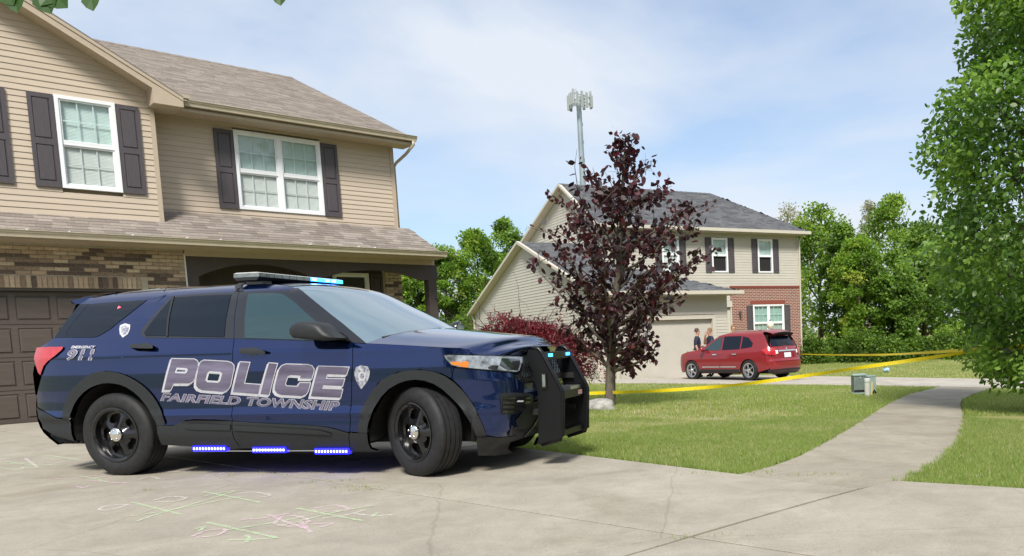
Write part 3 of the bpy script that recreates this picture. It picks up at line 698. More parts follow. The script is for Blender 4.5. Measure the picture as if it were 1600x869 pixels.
def loft(name, edge, m, parent, crown, bow=0., n=24, sub=6, ins=0.):
    """surface between a right-hand edge curve (local points) and its mirror image; crown lifts, bow pushes forward in the middle"""
    E = catmull(edge, sub); V = []; F = []; r = len(E)
    for i, (x, y, z) in enumerate(E):
        q = i/(r-1)
        for k in range(n+1):
            w = 2*k/n-1; c = 1-abs(w)**2.4; cr = crown(q) if callable(crown) else crown; bo = bow(q) if callable(bow) else bow
            V.append((x+bo*c, y*(-w), z+cr*c))
    for i in range(r-1):
        for k in range(n): F.append((i*(n+1)+k, i*(n+1)+k+1, (i+1)*(n+1)+k+1, (i+1)*(n+1)+k))
    o = put(name, V, F, m, parent, True); bm = bmesh.new(); bm.from_mesh(o.data); bmesh.ops.recalc_face_normals(bm, faces=bm.faces); bm.to_mesh(o.data); bm.free(); return o
# ---------------------------------------------------------------- materials of the cars
M['navy'] = mat('navy_car_paint', (.009, .028, .128), .14, .85, coat=1., spec=.3)
bsdf(M['navy']).inputs['Coat Roughness'].default_value = .015
M['plastic'] = mat('black_plastic', (.019, .021, .023), .5, var=.12, vscale=30, spec=.35)
M['blackgloss'] = mat('gloss_black', (.010, .010, .012), .18, coat=.6)
M['rubber'] = mat('tyre_rubber', (.016, .016, .017), .62, var=.3, vscale=22, bump=.2, bscale=120, spec=.35)
M['steel_black'] = mat('black_steel', (.012, .012, .013), .25, .3, coat=.5)
M['chrome'] = mat('chrome', (.82, .80, .76), .14, 1., var=.1, vscale=40)
M['alu'] = mat('alloy', (.62, .63, .65), .3, 1.)
M['cglass'] = mat('tinted_glass', (.004, .008, .016), .04, spec=.35, bump=.45, bscale=1.7, stretch=(1, 1, 6))
M['fglass'] = mat('clear_side_glass', (.012, .036, .043), .04, spec=1., bump=.6, bscale=1.7, stretch=(1, 1, 6))
M['wglass'] = mat('windscreen_glass', (.105, .165, .21), .04, coat=.8, spec=.7)  # pale base colour stands in for sky reflection and haze on the glass
M['red_lens'] = mat('red_lens', (.42, .008, .012), .15, coat=1., spec=.7, var=.2, vscale=30)
M['clear_lens'] = mat('clear_lens', (.26, .29, .32), .22, .3, var=.75, vscale=14)
M['dark_lens'] = mat('smoked_lens', (.02, .022, .025), .08, coat=1., spec=.8)
M['amber'] = mat('amber_lens', (.75, .20, .03), .2, coat=1.)
M['silver_print'] = mat('silver_decal', (.50, .50, .54), .45, .15, var=.1, vscale=12)
M['violet_print'] = mat('violet_grey_decal', (.060, .052, .085), .4, .1, col2=(.19, .17, .25), vscale=5, stretch=(.2, .2, 1.6))
M['blue_led'] = emit(mat('blue_led', (.01, .01, .4), .3), (.015, .012, 1.), 2.6)
M['white_led'] = emit(mat('white_led', (.8, .8, 1), .3), (.35, .42, 1.), 4.)
M['cyan_led'] = emit(mat('cyan_led', (.1, .3, .8), .3), (.03, .30, 1.), 3.6)
M['bar_lens'] = mat('lightbar_lens', (.16, .18, .18), .15, .1, coat=1., var=.35, vscale=22)
# ================================================================ the police utility vehicle
TH, TILT = .2055, .0103
_f = np.array([math.cos(TH), -math.sin(TH), -TILT]); _f /= np.linalg.norm(_f); _l = np.array([math.sin(TH), math.cos(TH), 0.]); _up = np.cross(_f, _l)
CO = np.array([-5.1139, 8.4996, 0]); CO[2] = float(gnd(CO[0], CO[1]))+.018
PB = Body([(-1.15, 0), (-1.145, .40), (-1.12, .66), (-1.05, .82), (-.91, .91), (-.60, .96), (0, .985), (.8, .995), (1.8, .998), (2.7, .992), (3.2, .97), (3.44, .935), (3.61, .865), (3.72, .75), (3.775, .58), (3.795, .32), (3.80, 0)],
          [(.15, .14), (.22, .09), (.30, .05), (.38, .022), (.44, .018), (.50, .020), (.535, .001), (.55, .001), (.60, .013), (.68, .012), (.80, .004), (.92, .0), (1.02, .003), (1.085, .004), (1.098, .003), (1.12, .015), (1.17, .039), (1.205, .056), (1.23, .068), (1.40, .155), (1.58, .275), (1.64, .325), (1.68, .38), (1.71, .46), (1.74, .60), (1.80, .80)],
          [(.15, .25), (.25, .13), (.35, .06), (.5, .02), (.62, .0), (.80, .01), (.92, .04), (1.0, .09), (1.06, .16), (1.12, .3), (1.9, .9)],
          [(.15, .25), (.28, .10), (.40, .02), (.55, .0), (.68, .005), (.74, .02), (.95, .03), (1.03, .06), (1.10, .13), (1.60, .44), (1.68, .48), (1.9, .6)], CO, _f, _l, _up)
pc = bpy.data.objects.new('police_car', None); pc.empty_display_size = .3; link(pc)
pc.matrix_world = Matrix(((_f[0], _l[0], _up[0], CO[0]), (_f[1], _l[1], _up[1], CO[1]), (_f[2], _l[2], _up[2], CO[2]), (0, 0, 0, 1)))
tag(pc, 'navy blue police patrol SUV with silver lettering, lit lightbar and push bumper', 'police car')
belt = [(150, 528.2), (225, 528.2), (300, 529), (366, 529.6), (450, 532), (553, 536)]
arch_r_out = [(259, 664.5), (256, 648), (249, 631), (239, 616), (226, 603), (210, 592), (190, 583), (166, 579.3), (143, 583.5), (122.5, 599), (108, 617.6), (100.7, 638), (98.7, 653)]
arch_r_in = [(246.5, 664.5), (240, 650), (231, 634), (215.6, 615.5), (195, 602), (174, 598), (157.7, 599.5), (137, 608.3), (120.4, 626), (112, 646.6), (110, 655.5)]
arch_f_out = [(760, 680), (754, 664), (740, 632), (718, 603), (689.5, 583), (657, 577), (621, 581), (590, 598.5), (569, 632), (562, 656), (561, 675.5)]
arch_f_in = [(743.5, 680), (739, 667), (727, 645), (709.7, 624), (685.5, 602), (657, 592), (629, 595.5), (602, 611.5), (582, 643.7), (576, 663), (574.7, 676)]
# body panels (painted)
C_seam = [(262, 460.5), (240, 478), (222, 495.5), (203, 517), (195, 531), (191, 556), (190, 583)]
B_seam = [(374, 455.8), (365.8, 528), (363.3, 550), (363, 600), (363.6, 657.6)]
F_seam = [(553, 536), (550.8, 563), (547.5, 640), (546.2, 674.5)]
patch(PB, 'rear_quarter_panel', [(259, 460.8)]+C_seam[1:]+arch_r_out[7:]+[(89.3, 652.8), (72.8, 644.5), (58.6, 636), (57.6, 620), (62, 600), (66, 586), (60, 545), (72, 537), (84.5, 528), (125, 475.5), (141, 466), (168, 462), (205, 455.5), (240, 451.5), (262, 450)], M['navy'], pc, step=.028)
patch(PB, 'rear_door', [C_seam[i] for i in range(7)]+arch_r_out[5::-1]+[(273, 665), (288.7, 657), (302.5, 655.4), (335, 656)]+B_seam[::-1][:4]+[(366.6, 528), (374.4, 455.8), (320, 457.5)], M['navy'], pc, off=.0015, step=.028)
patch(PB, 'front_door', [(x+.9, y) for x, y in B_seam]+[(420, 661.3), (457, 663), (493.7, 665), (512, 666.8), (526.8, 670.5), (541.5, 675)]+F_seam[::-1]+[(500, 494), (450, 454), (410, 455)], M['navy'], pc, off=.0015, step=.028)
hood_line = [(572, 537), (620, 539), (660, 541), (692, 543), (728, 545.5), (741, 553.5)]
hl = [(691.5, 554.5), (696, 562.6), (705.3, 571.8), (717, 575), (760, 579), (806.6, 583.3), (812.3, 581), (817, 558), (815.8, 556.8), (780, 555.6), (742, 554.3), (700.7, 553)]
patch(PB, 'front_fender', [(x+.9, y) for x, y in F_seam]+arch_f_out[::-1][0:7]+[(705, 591)]+[(708.8, 574), (705.3, 571.8), (696, 562.6), (691.5, 554.5), (700.7, 553), (741, 553.8)]+hood_line[::-1][1:], M['navy'], pc, step=.028)
_fb = PB.pxs([(709.5, 575), (718, 576), (760, 580), (806, 584.5)]); _fa = PB.pxs([(760.5, 680), (776.7, 683), (806, 680)]); _arc = PB.pxs([(755, 664), (740.5, 632), (718.5, 603), (706, 591.5)])
bumper_poly = list(_fb)+[(PB.L-.62, .80), (PB.L-.44, .74), (PB.L-.02, .74), (PB.L-.02, .60), (PB.L-.42, .56), (PB.L-.60, .44)]+list(_fa[::-1])+list(_arc)
patch_az(PB, 'front_bumper', bumper_poly, M['navy'], pc, step=.03)
patch_az(PB, 'lower_bumper', list(PB.pxs([(744.4, 680.5), (776.7, 683.6), (806, 680.6)]))+[(PB.L-.59, .43), (PB.L-.42, .545), (PB.L-.01, .59), (PB.L-.01, .24), (PB.L-.5, .23)]+list(PB.pxs([(800, 709), (770, 712.5), (747, 711.5)])), M['plastic'], pc, off=.004, step=.06)
_gl = PB.pxs([(807.5, 585), (813.5, 582), (818, 558)])
patch_az(PB, 'grille', [(PB.L-.62, .795)]+list(_gl)+[(PB.L-.40, .98), (PB.L-.01, 1.0), (PB.L-.01, .745), (PB.L-.44, .745)], M['plastic'], pc, off=-.012, step=.06)
# grille mesh: a diamond lattice of bars
gm = MB(); ga0, ga1, gz0, gz1 = PB.L-.66, PB.L-.02, .76, .985
_gp = np.array([(PB.L-.62, .80)]+list(_gl)+[(PB.L-.40, .97), (PB.L-.01, .99), (PB.L-.01, .75), (PB.L-.44, .75)])
for sg in (1, -1):
    for k in range(-14, 40):
        pts = [(ga0+k*.045+sg*(z-gz0)*.8, z) for z in np.arange(gz0-.02, gz1+.03, .02)]
        run = []
        for p in pts+[None]:
            if p is not None and inside_poly(np.array([p[0]]), np.array([p[1]]), _gp)[0]: run.append(p)
            else:
                if len(run) > 1: gm.tube([PB.P(np.array(a), np.array(z), .004) for a, z in run[::2]+([run[-1]] if len(run) % 2 == 0 else [])], .0045, 4)
                run = []
g_ = gm.build('grille_mesh', M['blackgloss'], pc); share(g_, pc, scale=(1, -1, 1))
# cladding, arches
patch(PB, 'arch_trim', arch_r_out+arch_r_in[::-1], M['plastic'], pc, off=.014, step=.06, rim=.05, rnd=1)
patch(PB, 'arch_trim', arch_f_out+arch_f_in[::-1], M['plastic'], pc, off=.014, step=.06, rim=.05, rnd=1)
patch(PB, 'rear_bumper_trim', [(58.3, 636.5), (72.8, 645), (89.3, 653.3), (110, 655.8), (112, 669), (117, 688), (127, 691.5), (91.4, 681.8), (68.6, 669.4), (61.4, 653)], M['plastic'], pc, off=.008, step=.06)
clad_top_r = [(246.5, 665), (273, 665.4), (288.7, 657.4), (302.5, 655.8), (335, 656.4), (363.6, 658)]
patch(PB, 'door_cladding', clad_top_r+[(363.8, 672), (367, 685), (377, 699.2), (303, 697), (254, 694), (250, 685)], M['plastic'], pc, off=.012, step=.06)
patch(PB, 'door_cladding', [(364.6, 658), (420, 661.7), (457, 663.4), (493.7, 665.4), (512, 667.2), (526.8, 671), (541.5, 675.4), (546, 676), (546.2, 689), (549, 704), (420, 700.5), (378, 699.2), (368, 685), (364.8, 672)], M['plastic'], pc, off=.012, step=.06)
patch(PB, 'sill_cladding', [(547, 676), (574.7, 676.5), (576, 690), (580, 700), (593, 704.5), (550, 704), (547.2, 689)], M['plastic'], pc, off=.012, step=.06)
patch(PB, 'door_moulding', [(291, 664.5), (302, 662), (330, 662.5), (362.4, 664), (362.4, 672), (300, 671.3), (291, 668.5)], M['plastic'], pc, off=.022, step=.06, rnd=1)
patch(PB, 'door_moulding', [(366, 664.2), (457, 668.5), (500, 671.5), (519, 676.5), (519, 678.5), (420, 675), (367, 672.3)], M['plastic'], pc, off=.022, step=.06, rnd=1)
# glass and black frames
patch(PB, 'window_frame', [(220, 519.7), (222.4, 514.6), (269, 462.8), (320, 459.2), (373.6, 456.6), (365.6, 529.2), (227, 528.3), (222.5, 525)], M['blackgloss'], pc, off=.004, rim=.01)
patch(PB, 'window_frame', [(374.6, 456.4), (410, 455.2), (449.7, 454), (500, 494), (551.5, 535.6), (450, 531.8), (366.6, 529.4)], M['blackgloss'], pc, off=.004, rim=.01)
patch(PB, 'side_window', [(269.9, 465.8), (225.9, 520.6), (228.5, 525.3), (260.4, 525.4)], M['cglass'], pc, off=.0075, rim=.006)
patch(PB, 'side_window', [(274.2, 465.4), (320, 462.6), (362.2, 461), (351, 527.2), (263.8, 525.4)], M['cglass'], pc, off=.0075, rim=.006)
patch(PB, 'side_window', [(388.5, 459.7), (434, 458.8), (446, 462), (463.5, 475), (530.8, 533.2), (450, 530.8), (383, 528.8)], M['fglass'], pc, off=.0075, rim=.006)
patch(PB, 'window_divider', [(270.6, 464.4), (273.6, 464.3), (263.4, 526.3), (260.9, 526.3)], M['plastic'], pc, off=.012, rim=.01, step=.08)
patch(PB, 'quarter_window', [(104.4, 519.7), (139.7, 475.6), (185, 472), (230.3, 469), (200, 492.5), (173, 514), (160.4, 521.8), (151.8, 526.2), (145, 527.5), (110.4, 527.5)], M['cglass'], pc, off=.004, rim=.008)
patch(PB, 'pillar_trim', [(125.5, 475.8), (139, 475.5), (103.5, 520.2), (109, 527.5), (85.5, 527.8)], M['cglass'], pc, off=.003, rim=.01)
patch(PB, 'tail_light', [(59.6, 544), (80, 543), (100.6, 542.7), (99, 546.6), (87.4, 557), (77, 564), (70, 572), (65, 586), (61.5, 582)], M['red_lens'], pc, off=.012, step=.03, rim=.03)
patch(PB, 'headlight_housing', hl, M['blackgloss'], pc, off=.0, step=.04, rim=.03)
hb = PB.pxs([(694.5, 555.5), (697.5, 561.5), (706, 570.3), (718, 573.3), (760, 577.3), (805.5, 581.4), (810.3, 579.5), (814.6, 559), (780, 557.2), (742, 556), (702, 554.8)])
patch_az(PB, 'headlight', hb, M['clear_lens'], pc, off=.006, step=.035, rim=.01)
patch(PB, 'headlight_projector', [(783, 560.5), (811, 561.5), (808, 579), (790, 577.5), (780, 571)], M['dark_lens'], pc, off=.009, rim=.006, rnd=1)
patch(PB, 'headlight_projector', [(762, 574), (768, 571), (778, 571.5), (776, 577.5), (763, 576.5)], M['dark_lens'], pc, off=.009, rim=.006)
patch(PB, 'turn_signal', [(716, 570.5), (720, 566), (728, 564.2), (733, 567), (731, 574.2), (721, 573.3)], M['amber'], pc, off=.009, rim=.006, rnd=1)
patch(PB, 'marker_lamp', [(704, 566), (718, 564.8), (717, 570.5), (709, 571)], M['amber'], pc, off=.0085, rim=.006)
patch(PB, 'intake', [(781, 616.5), (782.4, 647.5), (809, 646.5), (833, 630.5), (832, 616.7), (827, 614.4), (788, 613.2)], M['plastic'], pc, off=.004, rim=.01, rnd=1)
for z_ in (0, 1, 2, 3): patch(PB, 'intake_slat', [(784, 620+7*z_), (828-7*max(0, z_-1), 619.5+7*z_), (826-7*max(0, z_-1), 623.5+7*z_), (784, 624+7*z_)], M['blackgloss'], pc, off=.012, rim=.012, step=.08)
patch(PB, 'fog_lamp', [(806, 625.2), (815, 625.2), (815, 627.6), (806, 627.6)], M['white'], pc, off=.02, rim=.01, step=.08)
patch(PB, 'chin_trim', [(818, 680), (838.8, 651), (842, 650), (842, 651.2), (839.6, 652.2), (819, 680.8)], M['alu'], pc, off=.016, rim=.008, step=.06)
patch(PB, 'door_handle', [(207, 541.5), (210, 539.6), (240, 540.6), (243.5, 542), (243.5, 546.5), (240, 547.4), (211, 546.4), (207.5, 545)], M['plastic'], pc, off=.035, rim=.033, rnd=1)
patch(PB, 'door_handle', [(377.5, 548.5), (381, 546.4), (415, 548), (419, 549.7), (418.6, 553.4), (414, 554), (384, 553), (378.5, 552.2)], M['plastic'], pc, off=.035, rim=.033, rnd=1)
for hx, hy in ((229, 539), (398, 545.5)): patch(PB, 'handle_recess', [(hx-9, hy+1), (hx-6, hy-3), (hx+4, hy-3), (hx+7, hy+1), (hx+5, hy+10), (hx-5, hy+11)], M['blackgloss'], pc, off=.0035, rim=.003, rnd=1)
# roof band, roof, bonnet, windscreen: lofts between the two sides
sideP = lambda pts: [PB.loc(np.array(a), np.array(z)) for a, z in PB.pxs(pts)]
roof_edge = sideP([(141, 465.5), (168, 461.6), (205, 455.2), (250, 450.6), (300, 448.2), (366, 445), (420, 444), (448, 446)])
patch(PB, 'roof_rail', [(126, 475.3), (141, 466), (168, 462), (205, 455.6), (250, 451), (300, 448.6), (366, 445.4), (420, 444.4), (448, 446.4), (466, 451.5), (452, 453.6), (410, 454.8), (373.6, 456.2), (320, 458.8), (269, 462.4), (262, 460.6), (240, 467.5), (231, 468.6), (185, 471.6), (139.7, 475.2)], M['navy'], pc, off=.001, rim=.01)
ws_edge = sideP([(452, 447.5), (470.4, 455.5), (500, 480), (530, 503.5), (560, 527.8), (571, 536.5)])
loft('roof', [tuple(roof_edge[0]+np.array([-.06, .06, -.02]))]+[tuple(p) for p in roof_edge]+[tuple(ws_edge[0]+np.array([.02, 0, 0]))], M['navy'], pc, .03, lambda q: -.10*(1-q)**3+.12*q**3)
loft('windscreen', [tuple(p) for p in ws_edge[0:]], M['wglass'], pc, lambda q: .03*(1-q)+.02*q, lambda q: .12+.26*q)
patch(PB, 'a_pillar', [(449.7, 453.8), (466, 450.5), (474, 456), (505, 481.5), (535, 505), (563, 528.5), (573, 537), (552.5, 536), (500, 494)], M['blackgloss'], pc, off=.006, rim=.012)
hd = sideP([(560, 536), (600, 537.8), (640, 539.8), (692, 542.8), (728, 545.2), (742, 553.5), (780, 555), (812, 556)])
loft('bonnet', [tuple(p) for p in hd], M['navy'], pc, lambda q: .115-.045*q, lambda q: .30-.24*q, n=32)
wp = MB()
for sg in (-1, 1):
    a = np.array(hd[0])+np.array([.12, .12, .03]); wp.tube([(a[0], a[1]+.05, a[2]+.01), (a[0]+.09, a[1]+.35, a[2]+.05), (a[0]+.16, a[1]+.75, a[2]+.085)], [.012, .016, .008], 6)
    break
wp.build('wiper', M['blackgloss'], pc)
# rear glass, tailgate, spoiler
rg = [PB.loc(np.array(a), np.array(z)) for a, z in ((.62, 1.10), (.66, 1.3), (.70, 1.5), (.74, 1.62))]
loft('rear_window', [tuple(p) for p in rg], M['cglass'], pc, 0., -.06)
patch_az(PB, 'tailgate', [(.0, .74), (.80, .74), (.84, 1.08), (.0, 1.08)], M['navy'], pc, step=.08)
patch_az(PB, 'rear_bumper', [(.0, .25), (.72, .25), (.80, .50), (.78, .735), (.0, .735)], M['plastic'], pc, off=-.003, step=.08)
sp = PB.to_plane([(111, 469.7), (127, 466), (143.5, 462.6), (143, 468), (127, 475.4), (117, 475)], -.60)
loft('spoiler', [(sp[0][0], -.60, sp[0][1]), (sp[1][0], -.61, sp[1][1]+.002), (sp[2][0], -.60, sp[2][1]+.002)], M['navy'], pc, .06, -.05)
loft('spoiler_underside', [(sp[0][0], -.60, sp[0][1]), (sp[5][0], -.62, sp[5][1]), (sp[4][0]+.1, -.63, sp[4][1])], M['blackgloss'], pc, .05, -.05)
MB().add([(p[0], -.602, p[1]) for p in sp], [tuple(range(6))]).build('spoiler_end', M['navy'], pc)
# dark shell inside the panels, wheel housings
sh = MB(); sh.box(-.92, 3.55, -.66, .66, .26, .98); sh.box(-.80, 1.55, -.54, .54, .98, 1.5); sh.box(.50, 2.50, -.90, .90, .27, .95); sh.box(3.50, 3.72, -.62, .62, .3, .9); sh.box(-.9, -.5, -.80, .80, .35, .9)
sh.build('underbody', M['dark'], pc)
for xw in (0, 3.025):
    for sg in (-1, 1):
        h = MB(); h.lathe([(.47, sg*.66), (.47, sg*.90)], (xw, 0, .40), 1, 20, math.radians(-15), math.radians(195)) if False else None
        V = []; F = []
        for i in range(21):
            q = math.radians(-12+204*i/20); V += [(xw+.475*math.cos(q), sg*.62, .40+.475*math.sin(q)), (xw+.475*math.cos(q), sg*.93, .40+.475*math.sin(q))]
            if i: F.append((2*i-2, 2*i, 2*i+1, 2*i-1))
        put('wheel_housing', V, F, M['dark'], pc)
# wheels
def wheel(parent, x, y, R, w, sg, steer=0., rim_r=.235, steel=True, z=None):
    """sg = -1: outer face towards -y. tyre with tread grooves, rim with holes, centre cap"""
    wr = bpy.data.objects.new('wheel', None); wr.empty_display_size = .1; wr.location = (x, y, z if z is not None else R); wr.rotation_euler = (0, 0, steer); link(wr, parent)
    h = w/2; o = sg
    prof = [(rim_r, -h*.80), (rim_r+.02, -h*.95), (R*.80, -h*1.02), (R-.035, -h*.97), (R-.008, -h*.80)]
    for g0 in (-.55, -.2, .2, .55): prof += [(R, h*(g0-.14)), (R, h*(g0-.035)), (R-.010, h*(g0-.03)), (R-.010, h*(g0+.03)), (R, h*(g0+.035)), (R, h*(g0+.14))]
    prof += [(R-.008, h*.80), (R-.035, h*.97), (R*.80, h*1.02), (rim_r+.02, h*.95), (rim_r, h*.80)]
    if o < 0: prof = [(r, -q) for r, q in prof]
    t = MB().lathe(prof, axis=1, n=72); t.build('tyre', M['rubber'], wr, True, math.radians(35))
    rm = MB(); rm.lathe([(rim_r+.012, o*h*.93), (rim_r+.016, o*h*.99), (rim_r+.004, o*h*1.0), (rim_r-.014, o*h*.90), (rim_r-.02, o*h*.55), (rim_r-.03, o*h*.2), (rim_r-.03, -o*h*.7)], axis=1, n=60)
    rm.build('rim', M['steel_black'] if steel else M['alu'], wr, True, math.radians(40))
    nr, na = 14, 120; V = []; F = []; r0, r1 = .055, rim_r-.018
    for i in range(nr+1):
        r = r0+(r1-r0)*i/nr; q = i/nr
        for k in range(na):
            a = 2*math.pi*k/na; spoke = .5+.5*math.cos(5*a)
            dz = h*(.62-.30*math.sin(q*math.pi)*(1-spoke)+.18*(1-q)-(.12*q)) if steel else h*(.78-.25*q*q+.0*spoke)
            V.append((r*math.cos(a), o*dz, r*math.sin(a)))
    for i in range(nr):
        for k in range(na):
            a = 2*math.pi*(k+.5)/na; q = (i+.5)/nr; d = math.cos(5*a)
            if steel:
                aa = ((a+math.pi/5) % (2*math.pi/5))-math.pi/5; aa = abs(abs(aa)-math.pi/5)
                if (aa/.40)**2+((q-.60)/.27)**2 < 1: continue
            else:
                aa = ((a+math.pi/5) % (2*math.pi/5))-math.pi/5
                if abs(aa) > .26-.05*q and .22 < q < .93: continue
            F.append((i*na+k, i*na+(k+1) % na, (i+1)*na+(k+1) % na, (i+1)*na+k))
    d = put('wheel_disc', V, F, M['steel_black'] if steel else M['alu'], wr, True)
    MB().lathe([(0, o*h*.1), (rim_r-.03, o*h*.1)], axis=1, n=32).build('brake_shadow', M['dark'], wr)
    cr = .066 if steel else .045
    MB().lathe([(cr, o*h*.74), (cr, o*h*.90), (cr*.92, o*h*.98), (cr*.6, o*h*1.06), (0.001, o*h*1.09)], axis=1, n=32).build('hub_cap', M['chrome'], wr, True)
    if steel:
        for k in range(5):
            q = 2*math.pi*k/5+.3; MB().lathe([(.010, o*h*.95), (.010, o*h*1.05), (.006, o*h*1.09), (.001, o*h*1.10)], (.045*math.cos(q), 0, .045*math.sin(q)), 1, 10).build('lug_nut', M['chrome'], wr, True)
    return wr
wheel(pc, 0, -.845, .378, .25, -1); wheel(pc, 3.025, -.845, .378, .25, -1, steer=-.42); wheel(pc, 0, .845, .378, .25, 1); wheel(pc, 3.025, .845, .378, .25, 1, steer=-.42)
# mirrors
mp_ = PB.to_plane([(457.5, 514), (462, 507.5), (470.4, 503), (481, 502), (503, 504.5), (512, 511), (518, 518.5), (531, 528), (530, 530.5), (510, 532.2), (485, 530.5), (463.5, 528.5), (458.4, 522)], -1.12)
mc = np.mean(mp_, axis=0); V = []; F = []; n = len(mp_)
ml = [(-.98, .80), (-1.02, .97), (-1.10, 1.02), (-1.16, .98), (-1.20, .86), (-1.215, .6)]
for y_, s_ in ml:
    for p in mp_: q = mc+(np.array(p)-mc)*s_; V.append((q[0]+(.0 if y_ < -1.0 else 0), y_, q[1]))
for i in range(len(ml)-1):
    for k in range(n): F.append((i*n+k, i*n+(k+1) % n, (i+1)*n+(k+1) % n, (i+1)*n+k))
F += [tuple(range(n))[::-1], tuple(range((len(ml)-1)*n, len(ml)*n))]
mo = put('mirror', V, F, M['plastic'], pc, True); bm = bmesh.new(); bm.from_mesh(mo.data); bmesh.ops.recalc_face_normals(bm, faces=bm.faces); bm.to_mesh(mo.data); bm.free(); mo.data.set_sharp_from_angle(angle=math.radians(50))
share(mo, pc, scale=(1, -1, 1))
patch(PB, 'mirror_base', [(515, 519), (531, 528), (548, 535), (525, 534), (510, 533)], M['plastic'], pc, off=.03, rim=.03)
MB().box(mc[0]-.03, mc[0]+.10, -1.0, -.90, mc[1]-.08, mc[1]-.03).build('mirror_arm', M['plastic'], pc)
# lightbar
zb = 1.768; lx0, lx1 = 1.08, 1.35
lb = MB()
lb.add(*(lambda q: (q.V, q.F))(MB().prism([(lx0, zb), (lx0+.03, zb-.028), (lx1-.03, zb-.028), (lx1, zb)], 1, -.62, .62))).build('lightbar_tray', M['plastic'], pc)
MB().prism([(lx0+.004, zb+.036), (lx0+.03, zb+.043), (lx1-.03, zb+.043), (lx1-.004, zb+.036)], 1, -.615, .615).build('lightbar_lid', mat('lightbar_lid', (.62, .64, .62), .3), pc)
for i in range(12):
    y0 = -.62+1.24*i/12; y1 = y0+1.24/12-.006; lit = i >= 7
    o = MB().box(lx0+.002, lx1-.002, y0+.003, y1, zb+.001, zb+.0355).build('light_module', M['cyan_led'] if lit else M['bar_lens'], pc)
    if lit: MB().box(lx0+.03, lx1+.002, y0+.02, y1-.02, zb+.010, zb+.027).build('led_cluster', M['white_led'] if i in (7, 9, 10) else M['cyan_led'], o)
for y_ in (-.46, .46): MB().box(lx0+.05, lx1-.05, y_-.06, y_+.06, zb-.10, zb-.03).build('lightbar_foot', M['blackgloss'], pc)
MB().tube([(lx0+.08, -.58, zb-.09), (lx0+.07, -.665, zb-.11), (lx0+.05, -.69, zb-.17)], .012, 6).build('mount_strap', M['plastic'], pc)
patch(PB, 'mount_strap', [(374, 443.5), (384, 443.2), (381, 455.6), (371, 456)], M['plastic'], pc, off=.006, rim=.005)
# spotlight on the far pillar
sx, sz = PB.to_plane([(711, 516.5)], .97)[0]
MB().lathe([(.001, .075), (.03, .072), (.055, .055), (.072, .02), (.075, 0), (.072, -.05), (.068, -.055)], (0, 0, 0), 0, 20).xf(lambda v: np.array([sx-v[0]*.8+.02, .97+v[1]*1.2, sz+v[2]*1.2+.01])).build('spotlight', M['blackgloss'], pc, True)
MB().lathe([(.001, 0), (.078, 0)], (sx+.066, .97, sz+.01), 0, 20).build('spotlight_lens', M['clear_lens'], pc)
MB().tube([(sx-.05, .94, sz-.03), (sx-.10, .86, sz-.08)], .015, 6).build('spotlight_arm', M['blackgloss'], pc)
# push bumper
M['pushbar'] = mat('powder_coated_black', (.006, .0065, .0075), .32, var=.1, vscale=20, spec=.3)
up_poly = PB.to_plane([(823.5, 556), (826, 548.5), (831, 544.8), (837, 543.7), (842, 546), (846, 551), (876.5, 607), (879.2, 614), (879.2, 681), (876.5, 686), (847, 695.3), (842, 694), (842, 649), (841, 612), (832, 580)], -.36)
def upright(y):
    m = MB(); m.prism(up_poly, 1, y-.014, y+.014); o = m.build('upright', M['pushbar'], pc)
    V = []; 
    rimp = [(p[0], y, p[1]) for p in up_poly[2:11]]
    MB().tube(rimp, .020, 8).build('edge_tube', M['pushbar'], o, True); return o
upright(-.36); upright(.30)
xs = [p[0] for p in up_poly]; zs = [p[1] for p in up_poly]
def at_front(px_, py_): return PB.to_plane([(px_, py_)], -.36)[0]
t1 = at_front(849, 556); MB().box(t1[0]-.06, t1[0]+.01, -.36, .30, t1[1]-.035, t1[1]+.03).build('top_bar', M['pushbar'], pc)
t2 = at_front(876, 616); MB().box(t2[0]-.14, t2[0]-.01, -.36, .30, t2[1]-.05, t2[1]+.02).build('middle_bar', M['pushbar'], pc)
MB().box(t2[0]-.16, t2[0]-.02, -.05, .22, t2[1]+.021, t2[1]+.05).build('siren_plate', M['alu'], pc)
t3 = at_front(876, 680); MB().box(t3[0]-.10, t3[0]-.01, -.36, .30, t3[1]-.02, t3[1]+.03).build('bottom_bar', M['pushbar'], pc)
MB().box(t2[0]-.012, t2[0]-.006, .13, .22, t2[1]-.035, t2[1]+.005).build('maker_label', mat('label_print', (.5, .5, .55), .4, col2=(.5, .08, .03), vscale=25), pc)
MB().box(t3[0]-.2, t3[0]-.17, -.02, .05, t3[1]+.04, t2[1]-.06).build('tow_bracket', M['alu'], pc)
for y_ in (-.22, .22): MB().box(t1[0]+.004, t1[0]+.016, y_-.045, y_+.045, t1[1]-.012, t1[1]+.016).build('grille_light', M['cyan_led'], pc)
l1 = at_front(852, 594); MB().box(l1[0]-.02, l1[0]+.02, -.395, -.374, l1[1]-.07, l1[1]+.06).build('side_light', M['blackgloss'], pc); MB().box(l1[0]-.013, l1[0]+.013, -.398, -.394, l1[1]-.055, l1[1]+.05).build('side_light_lens', M['bar_lens'], pc)
for z_ in (.45, .75):
    for y_ in (-.29, .25): MB().box(3.70, t3[0]-.08, y_, y_+.04, z_, z_+.05).build('mount_arm', M['dark'], pc)
